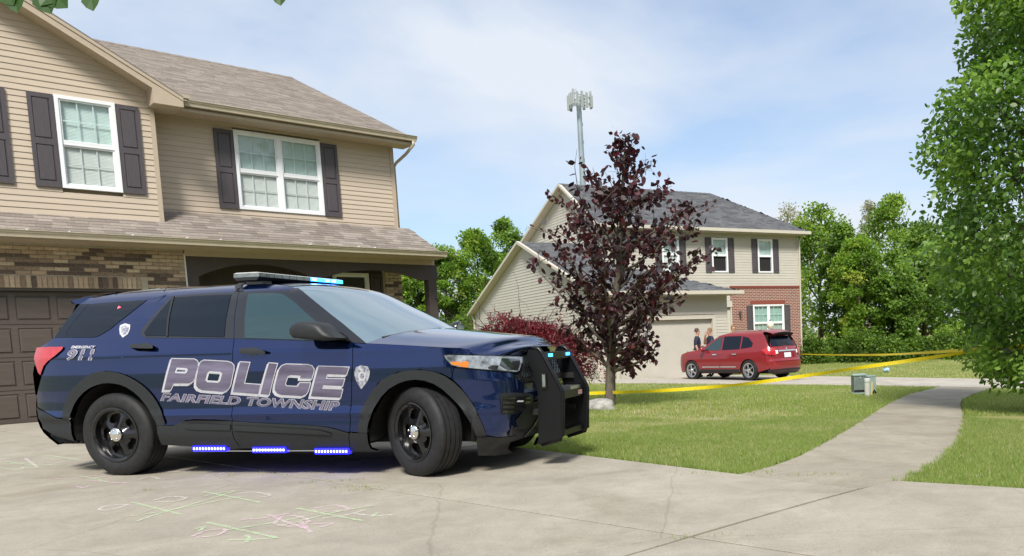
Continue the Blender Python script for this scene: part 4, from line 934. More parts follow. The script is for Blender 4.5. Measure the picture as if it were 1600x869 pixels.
# blue strips under the sill
for (x0, x1, yy) in ((304, 355, 700.3), (397, 448, 702.3), (494, 546, 704.4)):
    (a, za), (b, zb_) = PB.to_plane([(x0, yy), (x1, yy+1)], -.93)
    s_ = MB().box(a, b, -.95, -.90, za-.028, za+.022).build('sill_light', M['blue_led'], pc)
    MB().box(a-.02, b+.02, -.93, -.88, za+.022, za+.05).build('sill_light_mount', M['blackgloss'], s_)
    for k in range(11): q = a+(b-a)*(k+.5)/11; MB().box(q-.006, q+.006, -.955, -.9495, za-.012, za+.006).build('diode', M['white_led'], s_)
(a, za), (b, zb_) = PB.to_plane([(304, 702), (546, 707)], -.92); MB().box(a, b, -.935, -.915, za-.02, za-.012).build('sill_rail', M['alu'], pc)
# lettering -----------------------------------------------------
def flat_patch(name, px, m, off, parent, holes=(), step=.025):
    return patch(PB, name, px, m, parent, off=off, step=step, rim=0, holes=holes, mirror=False)
LZ = lambda pts: [(230+x/4.571, 540+y/4.571) for x, y in pts]
LET = {'P': ([(180, 95), (338, 98), (358, 108), (366, 124), (364, 150), (342, 232), (328, 256), (302, 270), (192, 270), (170, 316), (124, 316)], [[(216, 160), (282, 164), (290, 172), (284, 190), (274, 196), (204, 192)]]),
       'O': ([(408, 106), (575, 115), (604, 124), (620, 142), (621, 168), (596, 284), (578, 314), (545, 330), (398, 318), (368, 306), (353, 286), (354, 246), (372, 150), (386, 118)], [[(450, 186), (522, 190), (535, 200), (522, 250), (508, 262), (434, 258), (422, 246), (436, 196)]]),
       'L': ([(668, 118), (734, 122), (694, 272), (810, 280), (796, 346), (616, 332)], []),
       'I': ([(874, 126), (931, 130), (872, 352), (812, 346)], []),
       'C': ([(996, 134), (1150, 138), (1178, 146), (1192, 166), (1190, 190), (1176, 236), (1096, 234), (1098, 214), (1026, 210), (1006, 218), (986, 274), (996, 290), (1078, 294), (1094, 266), (1166, 268), (1152, 320), (1138, 346), (1108, 360), (962, 352), (930, 340), (914, 318), (916, 284), (946, 170), (966, 144)], []),
       'E': ([(1228, 149), (1442, 156), (1424, 208), (1288, 204), (1278, 236), (1410, 240), (1396, 288), (1260, 282), (1252, 308), (1396, 314), (1382, 372), (1172, 362)], [])}
def outset(P, d):
    P = np.array(P, float); n = len(P); A = sum(P[i][0]*P[(i+1) % n][1]-P[(i+1) % n][0]*P[i][1] for i in range(n)); sg = 1 if A > 0 else -1; out = []
    for i in range(n):
        e1 = P[i]-P[i-1]; e2 = P[(i+1) % n]-P[i]; e1 /= np.linalg.norm(e1); e2 /= np.linalg.norm(e2); n1 = np.array([e1[1], -e1[0]])*sg; n2 = np.array([e2[1], -e2[0]])*sg
        b = n1+n2; b /= max(np.linalg.norm(b), .3); out.append(P[i]+b*min(d/max(b@n1, .5), 2*d))
    return [tuple(p) for p in out]
dec = bpy.data.objects.new('police_lettering', None); link(dec, pc)
for ch, (po, ho) in LET.items():
    for sx_, sy_, o_ in ((-13, 13, .0020), (-7, 7, .0032), (0, 0, .0044)):
        flat_patch('letter_edge', LZ([(x+sx_, y+sy_) for x, y in outset(po, 6)]), M['silver_print'], o_, dec, [LZ([(x+sx_*.4, y+sy_*.4) for x, y in outset(h, -5)]) for h in ho])
    flat_patch('letter_face', LZ(po), M['violet_print'], .0062, dec, [LZ(outset(h, 4)) for h in ho])
def text_on(B, txt, quad, layers, parent, name, shear=0.):
    """built-in font text set into a pixel quad (bl, br, tr, tl) on the body surface"""
    quad = np.array(quad, float)
    for m, offs, emb in layers:
        cu = bpy.data.curves.new('t', 'FONT'); cu.body = txt; cu.offset = emb; cu.resolution_u = 3; cu.space_character = 1.04; ob = bpy.data.objects.new('t', cu); link(ob)
        me = bpy.data.meshes.new_from_object(ob.evaluated_get(bpy.context.evaluated_depsgraph_get())); bpy.data.objects.remove(ob)
        co = np.array([v.co[:2] for v in me.vertices]); 
        if not hasattr(text_on, 'bb') or text_on.key != (txt, name): text_on.bb = (co.min(0), co.max(0)); text_on.key = (txt, name)
        lo, hi = text_on.bb; uv = (co-lo)/(hi-lo)
        P = (1-uv[:, :1])*(1-uv[:, 1:])*quad[0]+uv[:, :1]*(1-uv[:, 1:])*quad[1]+uv[:, :1]*uv[:, 1:]*quad[2]+(1-uv[:, :1])*uv[:, 1:]*quad[3]
        # quad -> (a,z) by a bilinear fit of the four corners and the middle line (the side is smooth there)
        gu = np.linspace(-.05, 1.05, 8); gv = np.linspace(-.3, 1.3, 4); G = np.zeros((8, 4, 2))
        for i, u_ in enumerate(gu):
            for j, v_ in enumerate(gv): G[i, j] = B.px(*((1-u_)*(1-v_)*quad[0]+u_*(1-v_)*quad[1]+u_*v_*quad[2]+(1-u_)*v_*quad[3]))
        fu = np.clip((uv[:, 0]+.05)/1.1*7, 0, 6.999); fv = np.clip((uv[:, 1]+.3)/1.6*3, 0, 2.999); iu, iv = fu.astype(int), fv.astype(int); du, dv = (fu-iu)[:, None], (fv-iv)[:, None]
        AZ = (1-du)*(1-dv)*G[iu, iv]+du*(1-dv)*G[iu+1, iv]+du*dv*G[iu+1, iv+1]+(1-du)*dv*G[iu, iv+1]
        V = B.P(AZ[:, 0], AZ[:, 1], offs); grp = list(range(len(V)))       # every letter its own mesh
        def find(q):
            while grp[q] != q: grp[q] = grp[grp[q]]; q = grp[q]
            return q
        FF = [tuple(p.vertices) for p in me.polygons]
        for f in FF:
            for v in f[1:]: grp[find(v)] = find(f[0])
        comp = {}
        for f in FF: comp.setdefault(find(f[0]), []).append(f)
        for fs in comp.values():
            vi = sorted({v for f in fs for v in f}); ix = {v: q for q, v in enumerate(vi)}; put(name, [V[v] for v in vi], [tuple(ix[v] for v in f) for f in fs], m, parent)
q_ = lambda pts, ox, oy, k: [(ox+x/k, oy+y/k) for x, y in pts]
text_on(PB, 'FAIRFIELD TOWNSHIP', q_([(94, 396), (1356, 468), (1384, 398), (118, 338)], 230, 540, 4.571), ((M['silver_print'], .0025, .046), (M['violet_print'], .0045, .020)), dec, 'township_lettering')
text_on(PB, '911', q_([(298, 772), (545, 775), (576, 674), (345, 676)], 50, 430, 5.795), ((M['silver_print'], .007, .05), (M['violet_print'], .0095, .014)), dec, 'emergency_number')
text_on(PB, 'EMERGENCY', q_([(358, 668), (566, 667), (584, 642), (372, 642)], 50, 430, 5.795), ((M['silver_print'], .008, .03),), dec, 'emergency_lettering')
M['badge_print'] = mat('badge_print', (.62, .62, .66), .4, .3, col2=(.05, .06, .12), vscale=30)
bd = flat_patch('badge', q_([(790, 55), (815, 66), (843, 68), (858, 105), (855, 150), (840, 195), (785, 262), (745, 195), (730, 150), (727, 115), (742, 72), (765, 66)], 420, 560, 5.43), M['badge_print'], .0034, dec, step=.03)
flat_patch('badge_ring', q_([(793, 110), (815, 120), (826, 145), (820, 175), (800, 192), (778, 188), (762, 170), (760, 142), (772, 118)], 420, 560, 5.43), M['silver_print'], .0042, dec, step=.03)
flat_patch('badge_seal', q_([(793, 124), (808, 132), (814, 148), (808, 168), (795, 176), (782, 170), (774, 156), (778, 134)], 420, 560, 5.43), M['badge_print'], .0048, dec, step=.03)
flat_patch('shield', q_([(800, 455), (845, 437), (892, 450), (890, 490), (870, 535), (825, 568), (798, 535), (793, 490)], 50, 430, 5.795), M['silver_print'], .0034, dec, step=.03)
flat_patch('shield_crest', q_([(812, 470), (845, 458), (880, 470), (876, 505), (858, 530), (830, 545), (812, 520)], 50, 430, 5.795), M['badge_print'], .0042, dec, step=.03)
MB().box(0, .001, 0, .001, 0, .001) if False else None
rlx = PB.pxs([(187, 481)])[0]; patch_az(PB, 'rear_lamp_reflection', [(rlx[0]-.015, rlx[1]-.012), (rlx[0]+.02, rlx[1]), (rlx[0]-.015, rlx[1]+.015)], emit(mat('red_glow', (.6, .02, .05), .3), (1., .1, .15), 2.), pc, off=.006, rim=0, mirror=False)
# ================================================================ the far house
H2Y = 1.02
U3 = np.array([math.sin(H2Y), math.cos(H2Y), 0]); N3 = np.array([math.cos(H2Y), -math.sin(H2Y), 0])
Q0 = at_depth(1250, 545, 38.); Q0z = np.array([Q0[0], Q0[1], 0.])
H2S = 1.07; H2L = np.array([Q0[0]*H2S, Q0[1]*H2S, CP[2]*(1-H2S)])   # stands 41 m off
h2 = root('house', H2L, math.atan2(U3[1], U3[0]), 'far beige house with red brick front, charcoal shutters and dark grey roof', 'house')
M['siding2'] = mat('beige_siding', (.48, .45, .395), .55, var=.04, vscale=2, spec=.3)
M['cream'] = mat('cream_trim', (.52, .48, .405), .5, var=.04)
M['gdoor2'] = mat('cream_garage_door', (.86, .80, .70), .5, var=.03)
def brick_tex(name, c1, c2, mortar, sx=1.):
    m = mat(name, c1, .85); t = m.node_tree; b = bsdf(m); co = N(t, 'ShaderNodeTexCoord'); sp_ = N(t, 'ShaderNodeSeparateXYZ'); cb_ = N(t, 'ShaderNodeCombineXYZ'); ad = N(t, 'ShaderNodeMath', operation='ADD')
    t.links.new(co.outputs['Object'], sp_.inputs[0]); t.links.new(sp_.outputs[0], ad.inputs[0]); t.links.new(sp_.outputs[1], ad.inputs[1]); t.links.new(ad.outputs[0], cb_.inputs[0]); t.links.new(sp_.outputs[2], cb_.inputs[1])
    br = N(t, 'ShaderNodeTexBrick', i_Scale=1., offset=.5); br.inputs['Brick Width'].default_value = .21; br.inputs['Row Height'].default_value = .072; br.inputs['Mortar Size'].default_value = .011; br.inputs['Bias'].default_value = -.25
    br.inputs['Color1'].default_value = (*c1, 1); br.inputs['Color2'].default_value = (*c2, 1); br.inputs['Mortar'].default_value = (*mortar, 1); t.links.new(cb_.outputs[0], br.inputs['Vector']); t.links.new(br.outputs[0], b.inputs['Base Color'])
    bp = N(t, 'ShaderNodeBump', i_Strength=.5, i_Distance=.01, invert=True); t.links.new(br.outputs['Fac'], bp.inputs['Height']); t.links.new(bp.outputs[0], b.inputs['Normal']); return m
M['redbrick'] = brick_tex('red_brick', (.24, .055, .035), (.115, .035, .028), (.42, .36, .30))
GB = -.75
h2.scale = (H2S,)*3
# main block
MB().box(-9.8, 0, .09, .25, GB, 5.5).box(-.16, 0, .25, 9.5, GB, 5.5).box(-9.8, -9.6, .25, 9.5, GB, 5.0).build('wall', M['siding2'], h2)
WN = [(-4.60, -3.80, 3.78, 5.24), (-2.20, -1.40, 3.78, 5.24), (-7.02, -6.22, 3.78, 5.24)]
siding(h2, -9.8, .0, 3.19, 5.50, 0., M['siding2'], e=.115, holes=WN, joined=True)
siding(h2, -9.8, -3.75, GB, 3.19, 0., M['siding2'], e=.115, joined=True)
for w_ in WN:
    window(h2, *w_, 0., openlow=(w_[0] > -6)); shutter(h2, w_[0]-.33, w_[0]-.03, w_[2], w_[3], -.012); shutter(h2, w_[1]+.03, w_[1]+.33, w_[2], w_[3], -.012)
MB().box(-3.75, -2.60, -.05, .08, GB, 3.12).box(-.90, .03, -.05, .08, GB, 3.12).box(-2.60, -.90, -.05, .08, 2.40, 3.12).box(-2.60, -.90, -.05, .08, GB, .80).box(-.05, .03, .08, 9.5, GB, 3.12).build('brick_front', M['redbrick'], h2)
MB().box(-3.76, .04, -.08, .05, 3.12, 3.205).build('brick_ledge', mat('red_brick_cap', (.20, .05, .033), .85, var=.35, vscale=18, stretch=(8, 1, 1)), h2)
MB().box(-2.72, -.80, -.06, -.045, 2.39, 2.56).build('brick_lintel', mat('red_brick_lintel', (.22, .055, .036), .85, var=.35, vscale=18, stretch=(8, 1, 1)), h2)
window(h2, -2.60, -.90, .80, 2.38, -.04, units=2, blind='curtain')
shutter(h2, -2.93, -2.62, .80, 2.36, -.055); shutter(h2, -.88, -.57, .80, 2.36, -.055)
MB().box(-.02, .06, -.03, .08, 3.2, 5.5).build('corner_board', M['cream'], h2)
# entry beside the garage
MB().box(-4.62, -3.78, -.03, .0, GB, 2.15).build('entry_door', M['cream'], h2); MB().box(-4.72, -4.62, -.10, .05, GB, 2.3).box(-3.80, -3.74, -.10, .05, GB, 2.3).box(-4.74, -3.72, -.12, .05, 2.3, 2.55).build('entry_trim', M['cream'], h2)
MB().box(-4.45, -4.28, -.045, -.03, .3, 2.0).build('entry_glass', M['dark'], h2)
MB().lathe([(.001, .16), (.06, .12), (.05, 0), (.02, -.06), (.001, -.08)], (-3.35, -.18, 1.95), 2, 8).tube([(-3.35, -.05, 2.0), (-3.35, -.13, 2.12), (-3.35, -.18, 2.10)], .012, 6).build('wall_lantern', M['shutter'], h2)
# main roof: gable to the left, hip to the right
EZ, RZ2, RY2 = 5.57, 7.66, 3.0
def slope_part(pts, name='roof'):
    V = [np.array(p, float) for p in pts]; n = np.cross(V[1]-V[0], V[2]-V[0]); n /= np.linalg.norm(n); n = n if n[2] > 0 else -n
    return put(name, [tuple(v-n*.02) for v in V]+[tuple(v-n*.10) for v in V], [tuple(range(len(V))), tuple(range(len(V), 2*len(V)))[::-1]]+[(i, (i+1) % len(V), len(V)+(i+1) % len(V), len(V)+i) for i in range(len(V))], M['cream'], h2)
r1 = slope_part([(-10.1, -.42, EZ), (.36, -.42, EZ), (-2.6, RY2, RZ2), (-10.1, RY2, RZ2)])
L = math.hypot(RY2+.42, RZ2-EZ); kx = (2.96)/L
shingle_stuff(r1, (-10.1, -.45, EZ-.012), (1, 0, 0), (0, (RY2+.42)/L, (RZ2-EZ)/L), 10.46, L, M['roof2'], inside=lambda u, v: u < 10.46-v*kx, tw=.32)
r2 = slope_part([(.36, -.42, EZ), (.36, 7.2, EZ-.3), (-2.6, RY2, RZ2)])
d_ = np.array([-2.96, 0, RZ2-EZ]); d_ /= np.linalg.norm(d_); L2 = math.hypot(2.96, RZ2-EZ)
shingle_stuff(r2, (.38, -.42, EZ-.012), (0, 1, 0), tuple(d_), 7.4, L2, M['roof2'], inside=lambda u, v: v/L2*3.42 < u < 7.4-v/L2*3.98)
r3 = slope_part([(-10.1, RY2, RZ2), (-2.6, RY2, RZ2), (.36, 7.2, EZ-.3), (-10.1, 10.2, 5.0)])
for A_, B_2 in (((.36, -.42, EZ), (-2.6, RY2, RZ2)), ((-2.6, RY2, RZ2), (-10.1, RY2, RZ2))):
    A_, B_2 = np.array(A_), np.array(B_2); n_ = int(np.linalg.norm(B_2-A_)/.25); cp_ = MB(); sd_ = np.cross(B_2-A_, (0, 0, 1.)); sd_ /= np.linalg.norm(sd_)
    for q in range(n_):
        p, p2 = A_+(B_2-A_)*q/n_, A_+(B_2-A_)*(q+1.1)/n_; cp_.add([p-sd_*.14+(0, 0, -.06), p+(0, 0, .035), p+sd_*.14+(0, 0, -.06), p2-sd_*.14+(0, 0, -.07), p2+(0, 0, .022), p2+sd_*.14+(0, 0, -.07)], [(0, 1, 4, 3), (1, 2, 5, 4)])
    cp_.build('hip_cap', mat('dark_cap', (.085, .088, .096), .95, var=.2, vscale=9), h2)
MB().box(-10.12, .40, -.56, -.42, EZ-.12, EZ+.01).build('gutter', M['cream'], h2); MB().box(-10.0, .34, -.42, .05, EZ-.14, EZ-.10).build('soffit', M['cream'], h2)
def rake(x, pts, name, parent):
    """a sloping board following (y,z) points at the gable plane x"""
    for (a, b) in zip(pts[:-1], pts[1:]):
        MB().add([(x, a[0], a[1]), (x, b[0], b[1]), (x, b[0], b[1]-.11), (x, a[0], a[1]-.11), (x+.12, a[0], a[1]), (x+.12, b[0], b[1]), (x+.12, b[0], b[1]-.11), (x+.12, a[0], a[1]-.11)],
                 [(0, 1, 2, 3), (7, 6, 5, 4), (0, 4, 5, 1), (3, 2, 6, 7)]).build(name, M['cream'], parent)
rake(-10.14, [(-.45, EZ), (RY2, RZ2+.02), (10.2, 5.0)], 'rake_board', h2)
def gable_side(x, z0, zap, yap, y0, y1, sl0, sl1, name):
    """clapboards on a wall that faces -x"""
    m = MB(); z = z0; e = .115
    while z < zap-.02:
        zt = min(z+e, zap); ya = max(y0, yap-(zap-z)/sl0); yb = min(y1, yap+(zap-z)/sl1); ya2 = max(y0, yap-(zap-zt)/sl0); yb2 = min(y1, yap+(zap-zt)/sl1)
        m.add([(x-.017, ya, z), (x-.017, yb, z), (x-.003, yb2, zt), (x-.003, ya2, zt), (x+.02, ya, z), (x+.02, yb, z), (x+.02, yb2, zt), (x+.02, ya2, zt)], [(0, 3, 2, 1), (0, 1, 5, 4), (0, 4, 7, 3), (1, 2, 6, 5)]); z += e
    return m.build(name, M['siding2'], h2)
gable_side(-9.8, 3.0, RZ2-.12, RY2, 0, 9.6, .611, .38, 'gable_siding')
# garage wing
WA, WZ = 2.42, 5.17; ws_ = .36; EF = WZ-ws_*(WA+4.4)
gable_side(-12., GB, WZ-.12, WA, -4., 9.4, .36, .345, 'wing_siding')
MB().box(-12, -11.86, -3.98, 9.4, GB, 2.4).box(-12, -6.63, -3.9, -3.8, GB, 2.7).box(-6.75, -6.63, -3.9, 0, GB, 2.7).build('wing_wall', M['siding2'], h2)
siding(h2, -12., -6.63, GB, 2.62, -4., M['siding2'], e=.115, holes=[(-11.32, -7.18, GB-1, 1.85)], joined=True)
MB().box(-6.63, -6.61, -4.0, .0, GB, 2.62).build('wing_side', M['siding2'], h2)
MB().box(-11.34, -11.2, -4.04, -3.9, GB, 1.87).box(-7.3, -7.16, -4.04, -3.9, GB, 1.87).box(-11.34, -7.16, -4.042, -3.9, 1.73, 1.872).build('garage_trim', M['cream'], h2)
gd2 = MB().box(-11.2, -7.3, -3.88, -3.84, GB, 1.74).build('garage_door', M['gdoor2'], h2)
for r in range(4):
    z = -.55+.57*r; MB().box(-11.2, -7.3, -3.895, -3.88, z+.008, z+.562).build('section', M['gdoor2'], gd2)
for a_, b_ in ((-11.80, -11.36), (-7.14, -6.62)): MB().box(a_, b_, -4.06, -3.98, GB, .1).build('brick_skirt', M['redbrick'], h2)
wr1 = slope_part([(-12.25, -4.42, EF), (-6.25, -4.42, EF), (-9.79, -.88, EF+ws_*3.54), (-9.79, WA, WZ), (-12.25, WA, WZ)], 'wing_roof')
L3 = math.hypot(WA+4.42, WZ-EF)
shingle_stuff(wr1, (-12.25, -4.45, EF-.012), (1, 0, 0), (0, (WA+4.42)/L3, (WZ-EF)/L3), 6.0, L3, M['roof2'], inside=lambda u, v: u < min(6.0-v*.94, 99) or (u < 2.46))
wr2 = slope_part([(-6.25, -4.42, EF), (-6.25, 0, EF), (-9.79, 0, EF+ws_*3.54), (-9.79, -.88, EF+ws_*3.54)], 'wing_roof')
d_ = np.array([-1, 0, ws_]); d_ /= np.linalg.norm(d_)
shingle_stuff(wr2, (-6.22, -4.42, EF-.012), (0, 1, 0), tuple(d_), 4.42, 3.75, M['roof2'], inside=lambda u, v: u > v*.94)
wr3 = slope_part([(-12.25, WA, WZ), (-9.79, WA, WZ), (-9.79, 9.75, 2.62), (-12.25, 9.75, 2.62)], 'wing_roof')
rake(-12.30, [(-4.45, EF), (WA, WZ+.02), (9.75, 2.62)], 'rake_board', h2)
MB().box(-12.3, -6.2, -4.56, -4.42, EF-.12, EF+.01).box(-6.26, -6.12, -4.42, 0, EF-.12, EF+.01).build('gutter', M['cream'], h2)
MB().box(-12.2, -6.3, -4.42, -3.95, EF-.14, EF-.10).build('soffit', M['cream'], h2)
MB().tube([(-12.1, 9.6, 2.55), (-12.06, 9.45, 2.3), (-12.06, 9.42, GB)], .05, 6).build('downspout', M['cream'], h2)
MB().tube([(.10, -.45, 5.45), (.06, -.1, 5.2), (.08, -.02, GB)], .04, 6).build('downspout', M['cream'], h2)
# ================================================================ cell tower
TP = at_depth(911, 290, 135.); tz = at_depth(903.5, 160, 135.)[2]; gz_ = float(gnd(TP[0], TP[1]))
ct = root('cell_tower', (TP[0], TP[1], gz_), .4, 'tall grey monopole mast with panel antennas rising behind the far roof', 'cell tower')
M['galv'] = mat('galvanised_steel', (.25, .30, .33), .5, .3, var=.1, vscale=1)
M['antenna'] = mat('antenna_panel', (.33, .35, .34), .5)
HT = tz-gz_
MB().lathe([(.62, 0), (.52, HT*.5), (.40, HT-1), (.36, HT+.6), (.001, HT+.6)], n=14).build('mast', M['galv'], ct, True)
for k in range(6): q = HT*.55+k*HT*.07; MB().box(.38, .52, -.05, .05, q, q+.5).build('climbing_peg', M['galv'], ct)
fr_ = MB()
for k in range(3):
    a0, a1 = 2*math.pi*k/3, 2*math.pi*(k+1)/3; p0, p1 = np.array([2.25*math.cos(a0), 2.25*math.sin(a0)]), np.array([2.25*math.cos(a1), 2.25*math.sin(a1)])
    for zz in (-.5, .5): fr_.tube([(*p0, HT+zz), (*p1, HT+zz)], .06, 6)
    fr_.tube([(0, 0, HT), (*((p0+p1)/2), HT)], .08, 6)
    for j in range(4):
        c_ = p0+(p1-p0)*(.08+.28*j); d_ = (p0+p1)/2; an = math.atan2(d_[1], d_[0]); h_ = random.choice((2.3, 2.7, 1.9, 2.5)); zz = random.uniform(-.25, .35)
        m = MB().box(-.10, .12, -.19, .19, -h_/2, h_/2); m.xf(lambda v: np.array([c_[0]+math.cos(an)*(v[0]+.18)-math.sin(an)*v[1], c_[1]+math.sin(an)*(v[0]+.18)+math.cos(an)*v[1], HT+zz+v[2]])); m.build('panel_antenna', M['antenna'], ct)
        fr_.tube([(*c_, HT-1.3), (*c_, HT+1.2)], .05, 6)
        if j % 2: MB().box(c_[0]-.18, c_[0]+.18, c_[1]-.14, c_[1]+.14, HT-1.25, HT-.75).build('radio_unit', M['galv'], ct)
fr_.build('antenna_frame', M['galv'], ct)
# ================================================================ the red parked car
PSI = math.radians(46)
rf = np.array([-math.cos(PSI), math.sin(PSI), 0.]); rl = np.array([-rf[1], rf[0], 0.]); zu = np.array([0, 0, 1.])
RC = on_ground(1173, 595.8); RO = RC-.80*rl+.0*rf; RO[2] = RC[2]+.02
ZR = lambda pts: [(1060+x/6.686, 480+y/6.686) for x, y in pts]
RB = Body([(-1.0, 0), (-.99, .35), (-.95, .60), (-.86, .76), (-.66, .855), (-.3, .89), (.6, .90), (1.8, .90), (2.7, .89), (3.1, .85), (3.4, .75), (3.56, .55), (3.63, .3), (3.65, 0)],
          [(.15, .12), (.25, .05), (.32, .02), (.45, .012), (.60, .0), (.75, .0), (.88, .012), (.95, .03), (1.02, .06), (1.5, .24), (1.56, .28), (1.60, .36), (1.64, .52), (1.7, .8)],
          [(.15, .2), (.3, .05), (.5, 0), (.8, .04), (.95, .12), (1.05, .3), (1.7, .9)], [(.15, .25), (.3, .06), (.45, .0), (.62, .0), (.70, .05), (.95, .08), (1.05, .14), (1.5, .40), (1.6, .46), (1.7, .6)], RO, rf, rl, zu, sgn=1)
rc_ = bpy.data.objects.new('parked_car', None); rc_.empty_display_size = .3; link(rc_)
rc_.matrix_world = Matrix(((rf[0], rl[0], 0, RO[0]), (rf[1], rl[1], 0, RO[1]), (rf[2], rl[2], 1, RO[2]), (0, 0, 0, 1)))
tag(rc_, 'dark red crossover car parked on the far driveway, seen from behind', 'car')
M['red'] = mat('red_car_paint', (.23, .012, .018), .4, .1, coat=1., spec=.3)
M['chrome2'] = mat('bright_trim', (.75, .75, .76), .2, .9)
def xz(pts): # (x, z) side-view points -> (a, z)
    xs_ = RB.C[:, 0]; i0 = np.argmax(RB.C[:, 1] > .6); out_ = []
    for x, z in pts: out_.append((float(np.interp(x, xs_, RB.A)), z))
    return out_
def arc(cx, r, a0, a1, n=12, cz=.33): return [(cx+r*math.cos(math.radians(a0+(a1-a0)*i/n)), cz+r*math.sin(math.radians(a0+(a1-a0)*i/n))) for i in range(n+1)]
side_poly = [(-.90, .42), (-.86, .95), (-.80, 1.10), (-.62, 1.40), (-.45, 1.56), (.0, 1.595), (.6, 1.605), (1.1, 1.585), (1.45, 1.52), (1.85, 1.31), (2.25, 1.06), (2.6, 1.02), (3.0, .97), (3.3, .90), (3.42, .75), (3.46, .45), (3.38, .28)]+arc(2.69, .385, -8, 188)+[(2.2, .26), (.5, .26)]+arc(0, .385, -8, 188)+[(-.5, .30)]
patch_az(RB, 'body_side', xz(side_poly), M['red'], rc_, step=.07)
patch_az(RB, 'sill_trim', xz([(.42, .27), (2.28, .27), (2.28, .38), (.42, .38)]), M['plastic'], rc_, off=.004, step=.1)
patch_az(RB, 'door_strip', xz([(.55, .445), (1.28, .445), (1.28, .475), (.55, .475)]), M['chrome2'], rc_, off=.014, step=.1); patch_az(RB, 'door_strip', xz([(1.32, .445), (2.15, .445), (2.15, .475), (1.32, .475)]), M['chrome2'], rc_, off=.014, step=.1)
patch_az(RB, 'side_window', xz([(1.30, 1.02), (2.12, 1.02), (1.80, 1.27), (1.52, 1.42), (1.32, 1.47)]), M['fglass'], rc_, off=.006, rim=.004, step=.08)
patch_az(RB, 'side_window', xz([(.42, 1.04), (1.22, 1.02), (1.24, 1.475), (.45, 1.47)]), M['cglass'], rc_, off=.006, rim=.004, step=.08)
patch_az(RB, 'quarter_window', xz([(-.10, 1.10), (.36, 1.05), (.38, 1.46), (.10, 1.40), (-.12, 1.22)]), M['cglass'], rc_, off=.006, rim=.004, step=.08)
for x_ in (.50, 1.42): patch_az(RB, 'door_handle', xz([(x_, .86), (x_+.2, .86), (x_+.2, .89), (x_, .89)]), M['chrome2'], rc_, off=.03, rim=.02, step=.1)
for x_ in (1.27, .30):
    patch_az(RB, 'door_seam', xz([(x_, .40), (x_+.008, .40), (x_+.008, 1.02), (x_, 1.02)]), M['dark'], rc_, off=.0015, rim=0, step=.2)
iA = lambda x, z: xz([(x, z)])[0]
aR = xz([(-.86, .5)])[0][0]
patch_az(RB, 'tailgate', [(.0, .62), (.62, .62), (aR-.02, .70), (aR-.05, .98), (.60, 1.05), (.0, 1.07)], M['red'], rc_, step=.07)
patch_az(RB, 'rear_bumper', [(.0, .30), (.60, .28), (aR+.02, .30), (aR+.04, .48), (aR-.0, .695), (.62, .61), (.0, .61)], M['red'], rc_, off=.012, step=.07)
patch_az(RB, 'bumper_lower', [(.0, .22), (.6, .20), (aR+.10, .25), (aR+.10, .36), (.6, .36), (.0, .37)], M['plastic'], rc_, off=.018, step=.08)
patch_az(RB, 'tail_light', [(aR-.20, .80), (aR+.14, .84), (aR+.30, .92), (aR+.26, 1.02), (aR+.02, 1.06), (aR-.20, 1.02)], M['red_lens'], rc_, off=.032, step=.05)
patch_az(RB, 'reverse_light', [(aR-.33, .86), (aR-.22, .85), (aR-.22, .97), (aR-.33, .96)], mat('white_lens', (.8, .75, .65), .2, coat=1.), rc_, off=.014, step=.05)
patch_az(RB, 'rear_window', [(.0, 1.12), (.60, 1.10), (aR-.10, 1.10), (aR-.14, 1.36), (.55, 1.42), (.0, 1.43)], M['cglass'], rc_, off=-.01, rim=.004, step=.08)
patch_az(RB, 'hatch_frame', [(.0, 1.06), (.60, 1.05), (aR-.03, 1.03), (aR-.06, 1.46), (.55, 1.52), (.0, 1.54)], M['red'], rc_, off=-.02, rim=.004, step=.08)
patch_az(RB, 'chrome_bar', [(.0, .92), (.42, .92), (.42, .965), (.0, .965)], M['chrome2'], rc_, off=.012, step=.1)
patch_az(RB, 'number_plate', [(.0, .73), (.17, .73), (.17, .88), (.0, .88)], mat('plate', (.72, .75, .78), .4, var=.15, vscale=40), rc_, off=.010, step=.1)
patch_az(RB, 'badge', [(.0, .99), (.04, .99), (.04, 1.04), (.0, 1.04)], M['chrome2'], rc_, off=.012, step=.1)
rp_ = lambda x, z: RB.loc(np.array(xz([(x, z)])[0][0]), np.array(z))
rf_ = [rp_(-.45, 1.555), rp_(.0, 1.592), rp_(.6, 1.602), rp_(1.1, 1.582), rp_(1.45, 1.52)]
loft('roof', [tuple(p*np.array([1, -1, 1])) for p in rf_], M['red'], rc_, .06, 0.)
sp_ = rp_(-.45, 1.56); loft('spoiler', [(-.78, -.52, 1.50), (-.60, -.55, 1.56), (-.40, -.56, 1.60)], M['red'], rc_, .06, -.06); loft('spoiler_lip', [(-.78, -.52, 1.498), (-.74, -.5, 1.44), (-.60, -.52, 1.42)], M['dark'], rc_, .05, -.05)
wsr = [rp_(1.45, 1.52), rp_(1.85, 1.30), rp_(2.30, 1.05)]; loft('windscreen', [tuple(p*np.array([1, -1, 1])) for p in wsr], M['wglass'], rc_, .03, .15)
hdr = [rp_(2.25, 1.055), rp_(2.6, 1.02), rp_(3.0, .97), rp_(3.3, .90)]; loft('bonnet', [tuple(p*np.array([1, -1, 1])) for p in hdr], M['red'], rc_, .07, .12)
patch_az(RB, 'front_end', [(RB.L-.75, .25), (RB.L, .25), (RB.L, .90), (RB.L-.6, .90), (RB.L-.75, .7)], M['red'], rc_, off=-.005, step=.12)
MB().box(-.80, 3.2, -.60, .60, .22, 1.0).box(-.55, 1.4, -.5, .5, 1.0, 1.48).box(.45, 2.2, -.80, .80, .24, .95).build('underbody', M['dark'], rc_)
for x_ in (0, 2.69):
    for sg in (-1, 1): wheel(rc_, x_, sg*.785, .345, .22, sg, rim_r=.225, steel=False)
